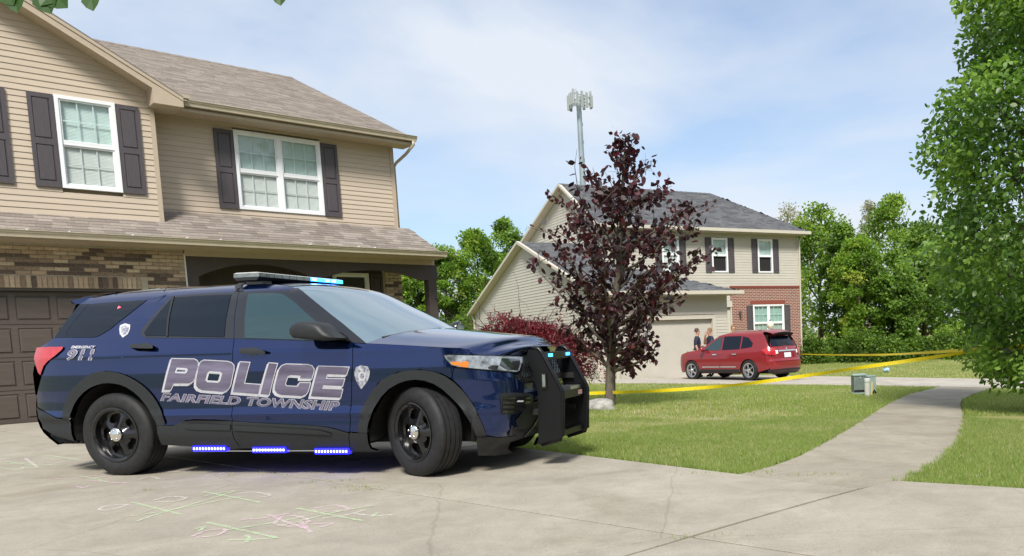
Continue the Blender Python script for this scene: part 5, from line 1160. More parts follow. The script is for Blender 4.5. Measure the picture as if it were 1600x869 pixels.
mm_ = MB().lathe([(.001, -.11), (.06, -.10), (.085, -.03), (.08, .05), (.05, .09), (.001, .10)], (0, 0, 0), 1, 14); mm_.xf(lambda v: np.array([2.02+v[0]*.8, .98+v[1], 1.06+v[2]])); mm_.build('mirror', M['red'], rc_, True)
MB().tube([(-.93, -.12, 1.12), (-.90, .10, 1.20), (-.88, .30, 1.21)], .012, 6).build('rear_wiper', M['dark'], rc_)
# ================================================================ officers behind the red car
M['uniform'] = mat('navy_uniform', (.012, .017, .040), .8, var=.2, vscale=9, bump=.2, bscale=20); M['skin'] = mat('skin', (.48, .27, .19), .55, var=.08, vscale=10); M['belt'] = mat('black_leather', (.012, .012, .012), .45); M['hair'] = mat('short_hair', (.06, .04, .03), .7, var=.3, vscale=40); M['hair2'] = mat('sandy_hair', (.20, .11, .06), .7, var=.3, vscale=40); M['patch'] = mat('sleeve_patch', (.5, .5, .55), .6)
def officer(loc, rz, arms, label, hair, h=1.80, lean=0.):
    r = root('person', loc, rz, label, 'person', None); s = h/1.80
    J = {'pel': ((0, 0, .98), .155), 'wst': ((0, .01, 1.10), .150), 'chs': ((.0, .0, 1.32), .170), 'nk0': ((0, 0, 1.50), .085), 'nk1': ((.01, 0, 1.555), .058), 'hd0': ((.02, 0, 1.64), .080), 'hd1': ((.02, 0, 1.73), .085), 'hd2': ((.015, 0, 1.775), .055)}
    E_ = [('pel', 'wst'), ('wst', 'chs'), ('chs', 'nk0'), ('nk0', 'nk1'), ('nk1', 'hd0'), ('hd0', 'hd1'), ('hd1', 'hd2')]
    for sg, nm in ((1, 'l'), (-1, 'r')):
        J['hip'+nm] = ((0, sg*.10, .92), .105); J['kn'+nm] = ((.02, sg*.12, .50), .068); J['an'+nm] = ((-.01, sg*.13, .10), .045); J['to'+nm] = ((.14, sg*.15, .045), .040)
        J['sh'+nm] = ((0, sg*.17, 1.44), .085); E_ += [('pel', 'hip'+nm), ('hip'+nm, 'kn'+nm), ('kn'+nm, 'an'+nm), ('an'+nm, 'to'+nm), ('chs', 'sh'+nm)]
        el, wr_, hn = arms[nm]; J['el'+nm] = (el, .050); J['wr'+nm] = (wr_, .034); J['ha'+nm] = (hn, .036)
        E_ += [('sh'+nm, 'el'+nm), ('el'+nm, 'wr'+nm), ('wr'+nm, 'ha'+nm)]
        hn_ = np.array(hn); d = hn_-np.array(wr_); d /= np.linalg.norm(d)+1e-9; side = np.cross(d, (0.2, 1, .3)); side /= np.linalg.norm(side)
        for f in range(5):
            o_ = side*(.022*(f-1.5)) if f < 4 else side*-.05; ln = (.075, .085, .08, .06, .045)[f]
            J[f'f{nm}{f}'] = (tuple(hn_+o_+d*(.035 if f < 4 else .0)), .0105); J[f'g{nm}{f}'] = (tuple(hn_+o_*1.1+d*(.035+ln if f < 4 else .04)+np.cross(d, side)*.02), .009); E_ += [('ha'+nm, f'f{nm}{f}'), (f'f{nm}{f}', f'g{nm}{f}')]
    names = list(J); me = bpy.data.meshes.new('t'); me.from_pydata([J[k][0] for k in names], [(names.index(a), names.index(b)) for a, b in E_], []); o = bpy.data.objects.new('t', me); link(o)
    md = o.modifiers.new('s', 'SKIN'); sv = me.skin_vertices[0].data
    for i, k in enumerate(names): rr = J[k][1]; sv[i].radius = (rr*(.78 if k in ('pel', 'wst', 'chs') else 1), rr*(1.12 if k in ('pel', 'wst', 'chs') else 1)) if False else (rr, rr)
    sv[0].use_root = True; o.modifiers.new('d', 'SUBSURF').levels = 2
    em = bpy.data.meshes.new_from_object(o.evaluated_get(bpy.context.evaluated_depsgraph_get())); bpy.data.objects.remove(o)
    b = bpy.data.objects.new('body', em); link(b, r); em.materials.clear(); em.materials.append(M['uniform']); em.materials.append(M['skin']); em.materials.append(M['belt'])
    hands = [np.array(J[k][0]) for k in ('hal', 'har', 'wrl', 'wrr')]; els = [(np.array(J['el'+n][0]), np.array(J['wr'+n][0])) for n in 'lr']
    for p in em.polygons:
        c = np.array(p.center); i = 0
        if c[2] > 1.535 and math.hypot(c[0], c[1]) < .16: i = 1
        elif min(np.linalg.norm(c-q) for q in hands[:2]) < .13: i = 1
        else:
            for e_, w_ in els:
                t = np.clip((c-e_)@(w_-e_)/((w_-e_)@(w_-e_)), -.3, 1); 
                if np.linalg.norm(c-(e_+(w_-e_)*t)) < .075 and t > -.05: i = 1
        if i == 0 and c[2] < .13: i = 2
        p.material_index = i; p.use_smooth = True
    MB().lathe([(.001, .115), (.05, .105), (.085, .06), (.094, .0), (.092, -.03)], (-.005, 0, 1.715), 2, 16).build('hair', hair, b, True)
    MB().lathe([(.165, 0), (.17, .025), (.165, .05)], (0, 0, 1.02), 2, 18).build('duty_belt', M['belt'], b)
    MB().box(-.05, .09, -.20, -.15, .90, 1.06).build('holster', M['belt'], b)
    f_ = MB()
    for sg in (-1, 1): MB().lathe([(.001, .012), (.011, .006), (.012, 0)], (0, 0, 0), 0, 8).xf(lambda v: np.array([.098+v[0], sg*.032+v[1], 1.70+v[2]])).build('eye', M['belt'], b, True); MB().lathe([(.001, .012), (.022, .008), (.028, 0), (.02, -.008)], (0, 0, 0), 1, 8).xf(lambda v: np.array([.0+v[0]*.6, sg*.088+v[1], 1.685+v[2]])).build('ear', M['skin'], b, True)
    MB().add([(.095, 0, 1.70), (.125, 0, 1.668), (.098, .016, 1.662), (.098, -.016, 1.662)], [(0, 1, 2), (0, 3, 1), (1, 3, 2)]).build('nose', M['skin'], b)
    MB().box(.092, .1, -.022, .022, 1.634, 1.640).build('mouth', mat('lips', (.3, .1, .08), .6), b)
    MB().box(-.03, .05, .20, .235, 1.30, 1.37).build('sleeve_patch', M['patch'], b)
    r.scale = (s, s, s); return r
rest = lambda sg: ((-.02, sg*.25, 1.18), (.08, sg*.26, .95), (.10, sg*.25, .88))
cross = {'l': ((.05, .24, 1.16), (.20, .08, 1.14), (.22, .0, 1.15)), 'r': ((.05, -.24, 1.16), (.20, -.08, 1.17), (.22, .0, 1.18))}
def stand(px_, d): P = at_depth(px_, 520, d); return (P[0], P[1], float(gnd(P[0], P[1]))+.022)
officer(stand(1089, 30.3), math.radians(-10), {'l': cross['l'], 'r': rest(-1)}, 'officer in navy uniform standing leftmost, one arm across the waist', M['hair'], 1.79)
officer(stand(1109, 30.6), math.radians(200), {'l': rest(1), 'r': ((.14, -.24, 1.22), (.17, -.06, 1.50), (.15, -.02, 1.57))}, 'officer in navy uniform holding one hand up to the mouth', M['hair2'], 1.80)
officer(stand(1146, 32.2), math.radians(-75), {'l': cross['l'], 'r': cross['r']}, 'officer with head bowed, showing only head and shoulders over the red car', M['hair2'], 1.90)
# ================================================================ garden lamp in front of the brick window
LP_ = on_plane(1203.5, 508, H2L+N3*1.2, N3); lz = float(gnd(LP_[0], LP_[1])); gl_ = LP_[2]-lz
lp = root('lamp_post', (LP_[0], LP_[1], lz), 0, 'garden lamp post with a round frosted globe before the brick-front window', 'lamp post')
MB().tube([(0, 0, -.1), (0, 0, gl_-.22)], .035, 8).build('post', M['shutter'], lp); MB().lathe([(.10, -.20), (.06, -.22), (.05, -.26)], (0, 0, gl_), 2, 12).build('collar', M['shutter'], lp)
MB().lathe([(.08, -.19), (.15, -.08), (.165, .02), (.13, .12), (.05, .18), (.001, .19)], (0, 0, gl_), 2, 16).build('globe', mat('frosted_globe', (.72, .64, .54), .4), lp, True); MB().lathe([(.05, .18), (.02, .24), (.001, .28)], (0, 0, gl_), 2, 8).build('finial', M['shutter'], lp)
# ================================================================ utility pedestals on the lawn
M['pedgreen'] = mat('pedestal_green', (.15, .19, .175), .55, var=.15, vscale=5); M['pedlight'] = mat('pedestal_pale', (.33, .42, .40), .5, var=.1); M['pedwhite'] = mat('pedestal_white', (.62, .62, .58), .5, var=.05); M['marker'] = mat('yellow_marker', (.75, .58, .16), .5)
b1 = on_ground(1342, 615.5); rz = math.radians(4)
o = root('utility_box', b1, rz, 'squat dark green utility box with a flat lid on the lawn', 'utility box')
MB().box(-.14, .14, -.13, .13, -.05, .42).build('cabinet', M['pedgreen'], o); MB().prism([(-.155, .425), (.155, .425), (.15, .46), (-.15, .45)], 1, -.15, .14).build('lid', M['pedlight'], o); MB().box(-.17, .17, -.16, .16, -.05, .04).build('base', M['pedlight'], o); MB().box(-.14, .14, -.136, -.129, .045, .10).build('vent', M['dark'], o); MB().box(-.01, .02, -.145, -.13, .36, .40).build('latch', M['pedlight'], o)
b2 = on_ground(1361.5, 616); o = root('utility_box', b2, math.radians(10), 'pale grey-green utility pedestal to the right of the dark box', 'utility box')
MB().box(-.085, .085, -.08, .08, -.05, .40).build('cabinet', M['pedlight'], o); MB().prism([(-.095, .40), (.095, .40), (.08, .43), (-.08, .43)], 1, -.09, .09).build('lid', M['pedlight'], o); MB().tube([(-.02, -.1, .02), (.03, -.12, .10), (.07, -.1, .03)], .018, 6).build('cable', M['dark'], o)
b3 = on_ground(1355.5, 618.5); o = root('cable_pedestal', b3, 0, 'short white cable pedestal post standing before the green boxes', 'utility box')
MB().lathe([(.062, -.05), (.062, .30), (.066, .30), (.066, .36), (.055, .385), (.001, .39)], n=14).build('post', M['pedwhite'], o, True, math.radians(30)); MB().lathe([(.068, .30), (.068, .31)], n=14).build('cap_ring', M['pedlight'], o)
b4 = on_ground(1361.8, 618.5); o = root('marker_stake', b4, 0, 'thin yellow marker stake leaning beside the white pedestal', 'marker')
MB().box(-.016, .016, -.005, .005, -.05, .29).xf(lambda v: np.array([v[0]+v[2]*.06, v[1], v[2]])).build('stake', M['marker'], o); MB().box(-.002, .034, -.006, .006, .29, .305).build('stake_tip', M['marker'], o)
# ================================================================ plants
M['bark'] = mat('grey_bark', (.115, .095, .075), .9, var=.35, vscale=14, bump=.6, bscale=40, stretch=(3, 3, .6)); M['bark2'] = mat('brown_bark', (.075, .06, .045), .9, var=.35, vscale=14, bump=.6, bscale=40, stretch=(3, 3, .6)); M['twig'] = mat('dark_twig', (.07, .045, .04), .8)
M['purple'] = tone_mat('purple_leaves', [(0.019, 0.008, 0.010), (0.032, 0.012, 0.017), (0.055, 0.017, 0.022), (0.119, 0.026, 0.033)], .45, .5, True)
M['maple'] = tone_mat('crimson_leaves', [(0.046, 0.008, 0.013), (0.111, 0.016, 0.023), (0.195, 0.029, 0.039), (0.299, 0.065, 0.072)], .5, .4, True)
M['pear'] = tone_mat('glossy_green_leaves', [(0.041, 0.084, 0.019), (0.084, 0.167, 0.031), (0.158, 0.276, 0.048), (0.278, 0.418, 0.085)], .38, .5, True)
M['wood_a'] = tone_mat('fresh_green_leaves', [(0.066, 0.123, 0.019), (0.140, 0.246, 0.035), (0.246, 0.391, 0.052), (0.393, 0.443, 0.094)], .55, .3, True)
M['wood_b'] = tone_mat('mid_green_leaves', [(0.054, 0.103, 0.020), (0.116, 0.206, 0.037), (0.203, 0.329, 0.057), (0.328, 0.459, 0.094)], .55, .3, True)
M['wood_c'] = tone_mat('pale_blossom', [(.16, .19, .08), (.27, .28, .15), (.38, .36, .24), (.45, .43, .32)], .6, .3, True)
M['under'] = tone_mat('undergrowth_leaves', [(0.038, 0.075, 0.017), (0.086, 0.152, 0.025), (0.156, 0.258, 0.037), (0.261, 0.379, 0.068)], .55, .3, True)
def leaf_quads(P, size, up=.35, out=None, asp=.55, sizevar=.35, hexa=False):
    """one kite-shaped, slightly folded leaf at every point"""
    n = len(P); d = rng.normal(size=(n, 3)); d /= np.linalg.norm(d, axis=1)[:, None]; d[:, 2] -= .25
    if out is not None: d = d*.75+out*.6
    d /= np.linalg.norm(d, axis=1)[:, None]
    nr = rng.normal(size=(n, 3))*(1-up)+np.array([0, 0, 1.])*up*2; b = np.cross(d, nr); b /= np.linalg.norm(b, axis=1)[:, None]+1e-9
    nn = np.cross(b, d); s = size*(1+sizevar*(rng.random(n)*2-1)); s = s[:, None]
    if hexa:
        dr = np.array([0, 0, -1.])*s
        V = np.stack([P, P+d*s*.30+b*s*asp*.46-nn*s*.05, P+d*s*.68+b*s*asp*.40-nn*s*.05+dr*.05, P+d*s+dr*.12, P+d*s*.68-b*s*asp*.40-nn*s*.05+dr*.05, P+d*s*.30-b*s*asp*.46-nn*s*.05], 1).reshape(-1, 3); return V, np.arange(6*n).reshape(n, 6)
    V = np.stack([P, P+d*s*.45+b*s*asp*.5-nn*s*.06, P+d*s, P+d*s*.45-b*s*asp*.5-nn*s*.06], 1).reshape(-1, 3)
    F = np.arange(4*n).reshape(n, 4); return V, F
def add_leaves(name, P, size, m, parent, tone=None, **kw):
    V, F = leaf_quads(P, size, **kw); t = rng.random(len(P)) if tone is None else tone
    o = big_mesh(name, V, F, m, parent, attr=np.repeat(np.clip(t, 0, 1), F.shape[1])); return o
def grow(height, prof, limbs, h0, trunk_r, rise=.8, subs=5, wob=.06, top=.95, pw=.9):
    """trunk, limbs and twigs; returns tubes and twig points with outward directions"""
    tr = []; hh = np.linspace(0, height*top, 9); wx = np.cumsum(rng.normal(size=9)*wob*.4); wy = np.cumsum(rng.normal(size=9)*wob*.4); wx -= wx[0]; wy -= wy[0]
    T = np.stack([wx, wy, hh], 1); tr.append((T, np.interp(hh, [0, .15*height, height], [trunk_r*1.25, trunk_r, trunk_r*.12]))); twigs = []
    for k in range(limbs):
        q = (k+.5)/limbs; h = h0+(height*top-h0)*q**pw; az = k*2.39996+rng.normal()*.3; p0 = np.array([np.interp(h, hh, wx), np.interp(h, hh, wy), h])
        L = max(.15, prof(h+.25*rise))*(.8+.35*rng.random()); n = 6; el = rise*(.55+.5*rng.random()); pts = [p0]; d = np.array([math.cos(az)*math.cos(el), math.sin(az)*math.cos(el), math.sin(el)])
        step = L/n/max(.35, math.cos(el))
        for i in range(n): d = d+rng.normal(size=3)*.12+np.array([0, 0, .04]); d /= np.linalg.norm(d); pts.append(pts[-1]+d*step)
        pts = np.array(pts); r0 = max(.008, trunk_r*.45*(1-q*.8)); tr.append((pts, np.linspace(r0, r0*.25, n+1)))
        for j in range(subs):
            f = 1.2+(n-1.2)*(j+rng.random())/subs; i = min(int(f), n-1); b0 = pts[i]+(pts[i+1]-pts[i])*(f-i); dd = d*.5+rng.normal(size=3)*.6; dd[2] += .2; dd /= np.linalg.norm(dd); ln = L*(.22+.25*rng.random())
            tw = np.array([b0, b0+dd*ln*.5+rng.normal(size=3)*.04*ln, b0+dd*ln+np.array([0, 0, -.04*ln])]); tr.append((tw, np.array([r0*.35, r0*.25, r0*.12]))); twigs.append(tw)
        twigs.append(pts[2:5]); twigs.append(pts[4:7])
    return tr, twigs
def twig_points(twigs, per, jit):
    P = []
    for tw in twigs:
        f = rng.random(per)*(len(tw)-1); i = np.minimum(f.astype(int), len(tw)-2); P.append(tw[i]+(tw[i+1]-tw[i])*(f-i)[:, None]+rng.normal(size=(per, 3))*jit)
    return np.concatenate(P)
def wood_mesh(name, tr, m, parent, minr=0., n=6):
    b = MB()
    for pts, r in tr:
        if r[0] >= minr: b.tube(pts, r, n, cap=False)
    return b.build(name, m, parent, True)
def leaf_shape(m, L=.1, w=.07):
    return mesh_of('leaf', [(0, 0, 0), (.28*L, .36*w, .02*L), (.55*L, .5*w, .0), (.82*L, .3*w, -.03*L), (L, 0, -.08*L), (.82*L, -.3*w, -.03*L), (.55*L, -.5*w, .0), (.28*L, -.36*w, .02*L), (.5*L, 0, -.03*L)],
                   [(0, 1, 8), (1, 2, 8), (2, 3, 8), (3, 4, 8), (4, 5, 8), (5, 6, 8), (6, 7, 8), (7, 0, 8)], m)
def single_leaves(P, meshes, parent, size=(.8, 1.25)):
    for p in P:
        o = bpy.data.objects.new('leaf', random.choice(meshes)); o.location = p; o.rotation_euler = (random.uniform(-.9, .9), random.uniform(-.2, 1.2), random.uniform(0, 6.28)); s = random.uniform(*size); o.scale = (s, s, s); link(o, parent)
def front_most(P, base, n):
    """the n points nearest the camera (they show largest)"""
    d = np.linalg.norm(P+np.asarray(base)-CP, axis=1); return np.argsort(d)[:n]
# --- purple-leaved tree on the lawn
rng = np.random.default_rng(5); random.seed(3)
TB = on_ground(953, 633)
pt = root('purple_tree', TB, 0, 'slender young tree with dark purple leaves on the front lawn', 'tree')
pp = lambda h: float(np.interp(h, [.5, 1.0, 1.6, 2.4, 3.2, 3.9, 4.5, 5.2], [.6, 1.25, 1.58, 1.6, 1.34, .92, .42, .08]))
tr, tw = grow(5.1, pp, 64, .60, .088, rise=.72, subs=5, wob=.05, top=.98, pw=1.35)
wood_mesh('trunk', tr, M['twig'], pt, 0., 6)
for ob in pt.children: ob.data.materials[0] = M['bark']
P = twig_points(tw, 12, .055); keep = P[:, 2] > .55; P = P[keep]
# lean of the crown to the right, thin at the left and top
dens = np.clip(1.6-.36*np.abs(P[:, 2]-1.9), .30, 1.)*np.where(P[:, 2] > 4.0, .45, 1.)*np.where(P[:, 0] < -.75, .75, 1.); P = P[rng.random(len(P)) < dens]
k = front_most(P, TB, 300); mask = np.ones(len(P), bool); mask[k] = False
pcw = add_leaves('crown', P[mask], .118, M['purple'], pt, up=.2, asp=.66, hexa=True); pcw['kind'] = 'stuff'
LM = [leaf_shape(leaf_mat('purple_leaf', (.017, .008, .011), (.045, .015, .020), .42, .28), .13, .095), leaf_shape(leaf_mat('wine_leaf', (.035, .011, .014), (.12, .030, .034), .42, .35), .12, .085)]
single_leaves(P[k], [LM[0], LM[0], LM[0], LM[1]], pcw)
pt.rotation_euler = (0, math.radians(6.5), 0)
# --- street-side pear tree at the right edge
rng = np.random.default_rng(21)
RBx = on_ground(1668, 642); 
gt = root('pear_tree', RBx, 0, 'tall leafy green tree cut off by the right edge, police tape tied to it', 'tree')
gp = lambda h: float(np.interp(h, [.3, .9, 1.6, 2.6, 3.6, 5, 6.5, 8, 9.4], [.95, 1.4, 1.8, 2.12, 2.10, 1.72, 1.32, .95, .3]))*(1+.10*math.sin(h*3.1)+.06*math.sin(h*7.7+1))
tr, tw = grow(9.2, gp, 88, .5, .13, rise=.62, subs=6, wob=.03)
tr = [tr[0]]+[(p_[:5], r_[:5]) for p_, r_ in tr[1:] if len(p_) > 4]; wood_mesh('trunk', tr, M['bark'], gt, .004, 5)
P = [twig_points(tw, 10, .12)]
for k in range(1500):
    h = .45+8.6*rng.random()**.95; a = rng.random()*6.283; q = gp(h)*(.45+.55*rng.random()**.5); P.append(np.array([q*math.cos(a), q*math.sin(a), h])+rng.normal(size=(46, 3))*np.array([.22, .22, .17]))
P = np.concatenate(P); P = P[(P[:, 2] > .38)]; inn = np.hypot(P[:, 0], P[:, 1]) < np.array([gp(h)*1.12 for h in P[:, 2]]); P = P[inn]
outw = np.stack([P[:, 0], P[:, 1], 0*P[:, 0]], 1); outw /= np.linalg.norm(outw, axis=1)[:, None]+1e-6
vis = [i for i in np.argsort(np.linalg.norm(P+RBx-CP, axis=1))[:9000] if proj(P[i]+RBx)[0] < 1600][:280]
mask = np.ones(len(P), bool); mask[vis] = False
_tn = .5+.26*np.sin(P[:, 0]*3.3+1.)*np.sin(P[:, 1]*2.9+P[:, 2]*2.1)+.2*np.sin(P[:, 2]*4.7+P[:, 0]*2)+.17*rng.normal(size=len(P))
gcw = add_leaves('crown', P[mask], .090, M['pear'], gt, tone=_tn[mask], up=.3, out=outw[mask], asp=.62, hexa=True); gcw['kind'] = 'stuff'
GLM = [leaf_shape(leaf_mat('green_leaf', (.04, .09, .014), (.085, .165, .025), .35, .3), .095, .062), leaf_shape(leaf_mat('bright_leaf', (.08, .16, .022), (.16, .26, .05), .35, .35), .09, .058)]
single_leaves(P[vis], GLM, gcw)
# --- crimson cut-leaf maple shrub beside the far garage
rng = np.random.default_rng(9)
MBx = at_depth(822, 560, 19.5); MBx[2] = float(gnd(MBx[0], MBx[1])); H_ = 1.06+(536-494)/1300*19.5-MBx[2]
ms_ = root('maple_shrub', MBx, 0, 'wide crimson lace-leaved shrub behind the police car bonnet', 'shrub')
tr, tw = grow(H_*.9, lambda h: float(np.interp(h, [0, .6, 1.2, 1.6, 2], [1.2, 1.5, 1.35, .9, .3])), 40, .25, .06, rise=.55, subs=5)
wood_mesh('stems', tr, M['twig'], ms_, .003, 5)
n = 14000; th_ = rng.random(n)*2*math.pi; ph = rng.random(n)**.5; r_ = .72+.3*rng.random(n); P = np.stack([1.78*r_*np.cos(th_)*np.sqrt(1-(ph*.98)**2)*1.02, 1.2*r_*np.sin(th_)*np.sqrt(1-(ph*.98)**2), .30+(H_-.34)*ph*r_*1.0], 1)
P += rng.normal(size=P.shape)*.07; lump = .10*np.sin(P[:, 0]*7+1)*np.cos(P[:, 1]*6)+.08*np.sin(P[:, 2]*9+P[:, 0]*4); P *= (1+lump*.7)[:, None]
o = add_leaves('crown', P, .12, M['maple'], ms_, up=.25, asp=.26, tone=np.clip(.5+1.6*lump+.28*rng.normal(size=n), 0, 1)); o['kind'] = 'stuff'
# --- woodland trees behind
def wood_tree(px_, top, d, hw, m, label, seed, leaf=.34, n=5200, base_frac=.16, kind='tree', bark=None, clumps=60, sparse=1., gx=None):
    global rng
    rng = np.random.default_rng(seed); B0 = at_depth(px_, 545, d); z0 = float(gnd(B0[0], B0[1])); B0[2] = z0; H = at_depth(px_, top, d)[2]-z0; R = hw/FPX*d
    r = root(label[1], B0, 0, label[0], kind, 'trees of the wood behind the houses' if kind == 'tree' else None)
    prof = lambda h: float(np.interp(h/H, [0, base_frac, .35, .6, .85, 1.], [R*.35, R*.7, R, R*.95, R*.6, R*.08]))
    tr, tw = grow(H*.95, prof, 16, H*base_frac, .012*H+.05, rise=.8, subs=3, wob=.12); wood_mesh('trunk', tr, bark or M['bark2'], r, .012, 6)
    C = []
    for i in range(clumps):
        h = H*(base_frac+(1-base_frac)*rng.random()**.85); a = rng.random()*2*math.pi; q = prof(h)*(.35+.65*rng.random()**.5); C.append((q*math.cos(a), q*math.sin(a), h*.98, .20*R+.22*R*rng.random()))
    P = []; T = []; O = []
    for cx_, cy_, cz_, rr in C:
        m_ = n//clumps; d_ = rng.normal(size=(m_, 3)); d_ /= np.linalg.norm(d_, axis=1)[:, None]; q = rr*(.45+.6*rng.random(m_))[:, None]; pp_ = np.array([cx_, cy_, cz_])+d_*q*np.array([1, 1, .62]); P.append(pp_); T.append(np.clip(.45+.22*rng.normal()+.2*rng.normal(size=m_), 0, 1)); O.append(d_)
    P = np.concatenate(P); o = add_leaves('crown', P, leaf, m, r, tone=np.concatenate(T), up=.35, out=np.concatenate(O)*.6, asp=.7); o['kind'] = 'stuff'; return r
A, B_, C_ = M['wood_a'], M['wood_b'], M['wood_c']
WT = [(1283, 322, 50, 62, A, ('bright green broadleaf tree close beside the far brick corner', 'woodland_tree')), (1322, 352, 47, 42, B_, ('darker lower tree with a bare pale trunk right of the far house', 'woodland_tree')),
      (1398, 308, 52, 58, A, ('tallest fresh green tree of the right-hand wood', 'woodland_tree')), (1345, 372, 45, 44, A, ('round light green tree in front of the wood, low over the tape', 'woodland_tree')),
      (1445, 352, 46, 52, B_, ('mid green tree partly behind the large right tree', 'woodland_tree')), (1500, 330, 52, 60, B_, ('green tree seen through the right tree, furthest right of the wood', 'woodland_tree')),
      (1236, 318, 62, 46, C_, ('pale blossoming tree peeping over the right end of the far roof', 'blossom_tree')), (1362, 314, 66, 24, C_, ('thin pale flowering tree top between two green crowns', 'blossom_tree')),
      (1400, 395, 44, 40, B_, ('small dark green understorey tree with two grey trunks', 'woodland_tree')), (1560, 360, 50, 60, B_, ('dark tree behind the foliage at the right edge', 'woodland_tree')),
      (800, 340, 56, 46, B_, ('broad green tree directly left of the far gable', 'woodland_tree')), (752, 362, 52, 48, A, ('bright green tree left of the far house, second from the gable', 'woodland_tree')),
      (702, 380, 50, 44, A, ('leaning light green tree just right of the porch post', 'woodland_tree')), (655, 405, 48, 40, A, ('light green tree showing between porch post and brick wall', 'woodland_tree')), (600, 420, 55, 50, B_, ('green tree mostly hidden behind the porch', 'woodland_tree'))]
for i, (a, b, c_, d_, e_, l_) in enumerate(WT):
    lo_ = a < 850
    wood_tree(a, b, c_, d_, e_, l_, 100+i, n=14000 if e_ is not C_ else 5000, leaf=.165 if e_ is not C_ else .15, base_frac=.10 if not lo_ else .22, clumps=85 if not lo_ else 60, bark=M['bark'] if 'pale trunk' in l_[0] or 'grey trunks' in l_[0] else None)
def bush(px_, top, d, hw, m, label, seed, leaf=.13, n=3600, py=545):
    global rng
    rng = np.random.default_rng(seed); B0 = at_depth(px_, py, d); z0 = float(gnd(B0[0], B0[1])); B0[2] = z0; H = max(.5, at_depth(px_, top, d)[2]-z0); R = hw/FPX*d
    r = root('bush', B0, 0, label, 'bush', 'bushes along the foot of the wood'); d_ = rng.normal(size=(n, 3)); d_ /= np.linalg.norm(d_, axis=1)[:, None]; d_[:, 2] = np.abs(d_[:, 2]); q = (.55+.5*rng.random(n))[:, None]
    P = d_*q*np.array([R, R*.7, H]); l_ = .16*np.sin(P[:, 0]*3.1+seed)*np.cos(P[:, 1]*2.7+P[:, 2]*2.); P *= (1+l_)[:, None]
    MB().tube([(0, 0, -.1), (.05, .02, H*.4), (.1, 0, H*.75)], [.06, .04, .015], 6).build('stem', M['bark2'], r)
    o = add_leaves('crown', P, leaf, m, r, tone=np.clip(.4+1.4*l_+.2*rng.normal(size=n), 0, 1), up=.4, asp=.7); o['kind'] = 'stuff'
words = ['hard against the brick corner', 'below the pale trunk', 'under the tape, left of middle', 'under the tape at the middle', 'under the tape, right of middle', 'left of the big tree', 'touching the big tree', 'behind the big tree']
for i in range(8): bush(1262+i*42, 520+6*math.sin(i*2.1)+(4 if i % 2 else 0), 41+1.2*math.sin(i*1.7), 36, M['under'], 'leafy green bush at the wood edge, '+words[i], 300+i)
for i, (a, t_) in enumerate(((640, 478), (682, 484), (722, 488), (762, 492), (735, 470))): bush(a, t_, 42+i*1.5, 34, M['under'], 'green bush behind the police car, '+['nearest the brick wall', 'seen below the porch post', 'next to the spotlight', 'left of the crimson shrub', 'tallest of its row'][i], 330+i)
# far wood as one mass; unseen trees across the street, added to darken car reflections
rng = np.random.default_rng(77); PP = []; 
for k in range(260):
    a = rng.uniform(-60, 120); d = rng.uniform(66, 82); h = rng.uniform(0, 7.5); PP.append(np.array([a, d, h-.5])+rng.normal(size=(46, 3))*np.array([1.6, 1.2, 1.1]))
fo = add_leaves('far_wood', np.concatenate(PP), .55, M['wood_b'], None, up=.3, asp=.7); fo['kind'] = 'stuff'; fo['label'] = 'dense far woodland closing the view behind the houses'
PP = []
for k in range(420):
    a = rng.uniform(-75, 75); s_ = 34+5*rng.random(); h = 13*rng.random()**.9; x, y = xy(s_, a); PP.append(np.array([x, y, h])+rng.normal(size=(42, 3))*np.array([1.8, 1.8, 1.2]))
fo = add_leaves('unseen_street_trees', np.concatenate(PP), .8, tone_mat('dark_street_leaves', [(.012, .026, .006), (.022, .045, .009), (.035, .07, .012), (.05, .09, .015)], .6, .2), None, up=.3, asp=.8); fo['kind'] = 'stuff'; fo['label'] = 'unseen row of trees across the street, added to darken the car reflections'
# --- branch hanging into the top left corner
_bx, _by = xy(15.6, -8.3); br = root('street_tree', (_bx, _by, float(gnd(_bx, _by))), 0, 'tree whose few green leaves hang into the top left corner', 'tree')
B0 = np.array(br.location); tp_ = [at_depth(x, y, 2.3)-B0 for x, y in ((-150, -180), (-40, -60), (60, -34), (160, -30), (300, -40), (440, -26))]
MB().tube(tp_, [.012, .008, .006, .005, .004, .003], 6).build('stem', M['bark'], br, True)
MB().tube([(0, 0, -.1), (.05, 0, 1.2), (0, .05, 2.6), (.05, .1, 4.2), (0, 0, 5.4)], [.14, .11, .09, .06, .02], 10).build('trunk', M['bark'], br, True)
_e = np.array(tp_[0]); MB().tube([(0, .05, 2.5), tuple(_e*.35+np.array([0, 0, 1.9])), tuple(_e*.7+np.array([-.1, 0, 1.0])), tuple(_e)], [.06, .04, .025, .012], 8).build('limb', M['bark'], br, True)
_q = rng.normal(size=(3200, 3)); _q /= np.linalg.norm(_q, axis=1)[:, None]; _q = _q*(.5+.6*rng.random(3200))[:, None]*np.array([1.6, 1.6, 1.5])+np.array([-.5, -.6, 4.6])
_o = add_leaves('crown', _q, .11, M['pear'], br, asp=.62); _o['kind'] = 'stuff'
LF = leaf_shape(leaf_mat('near_green_leaf', (.028, .075, .008), (.045, .105, .012), .4, .3), .11, .075)
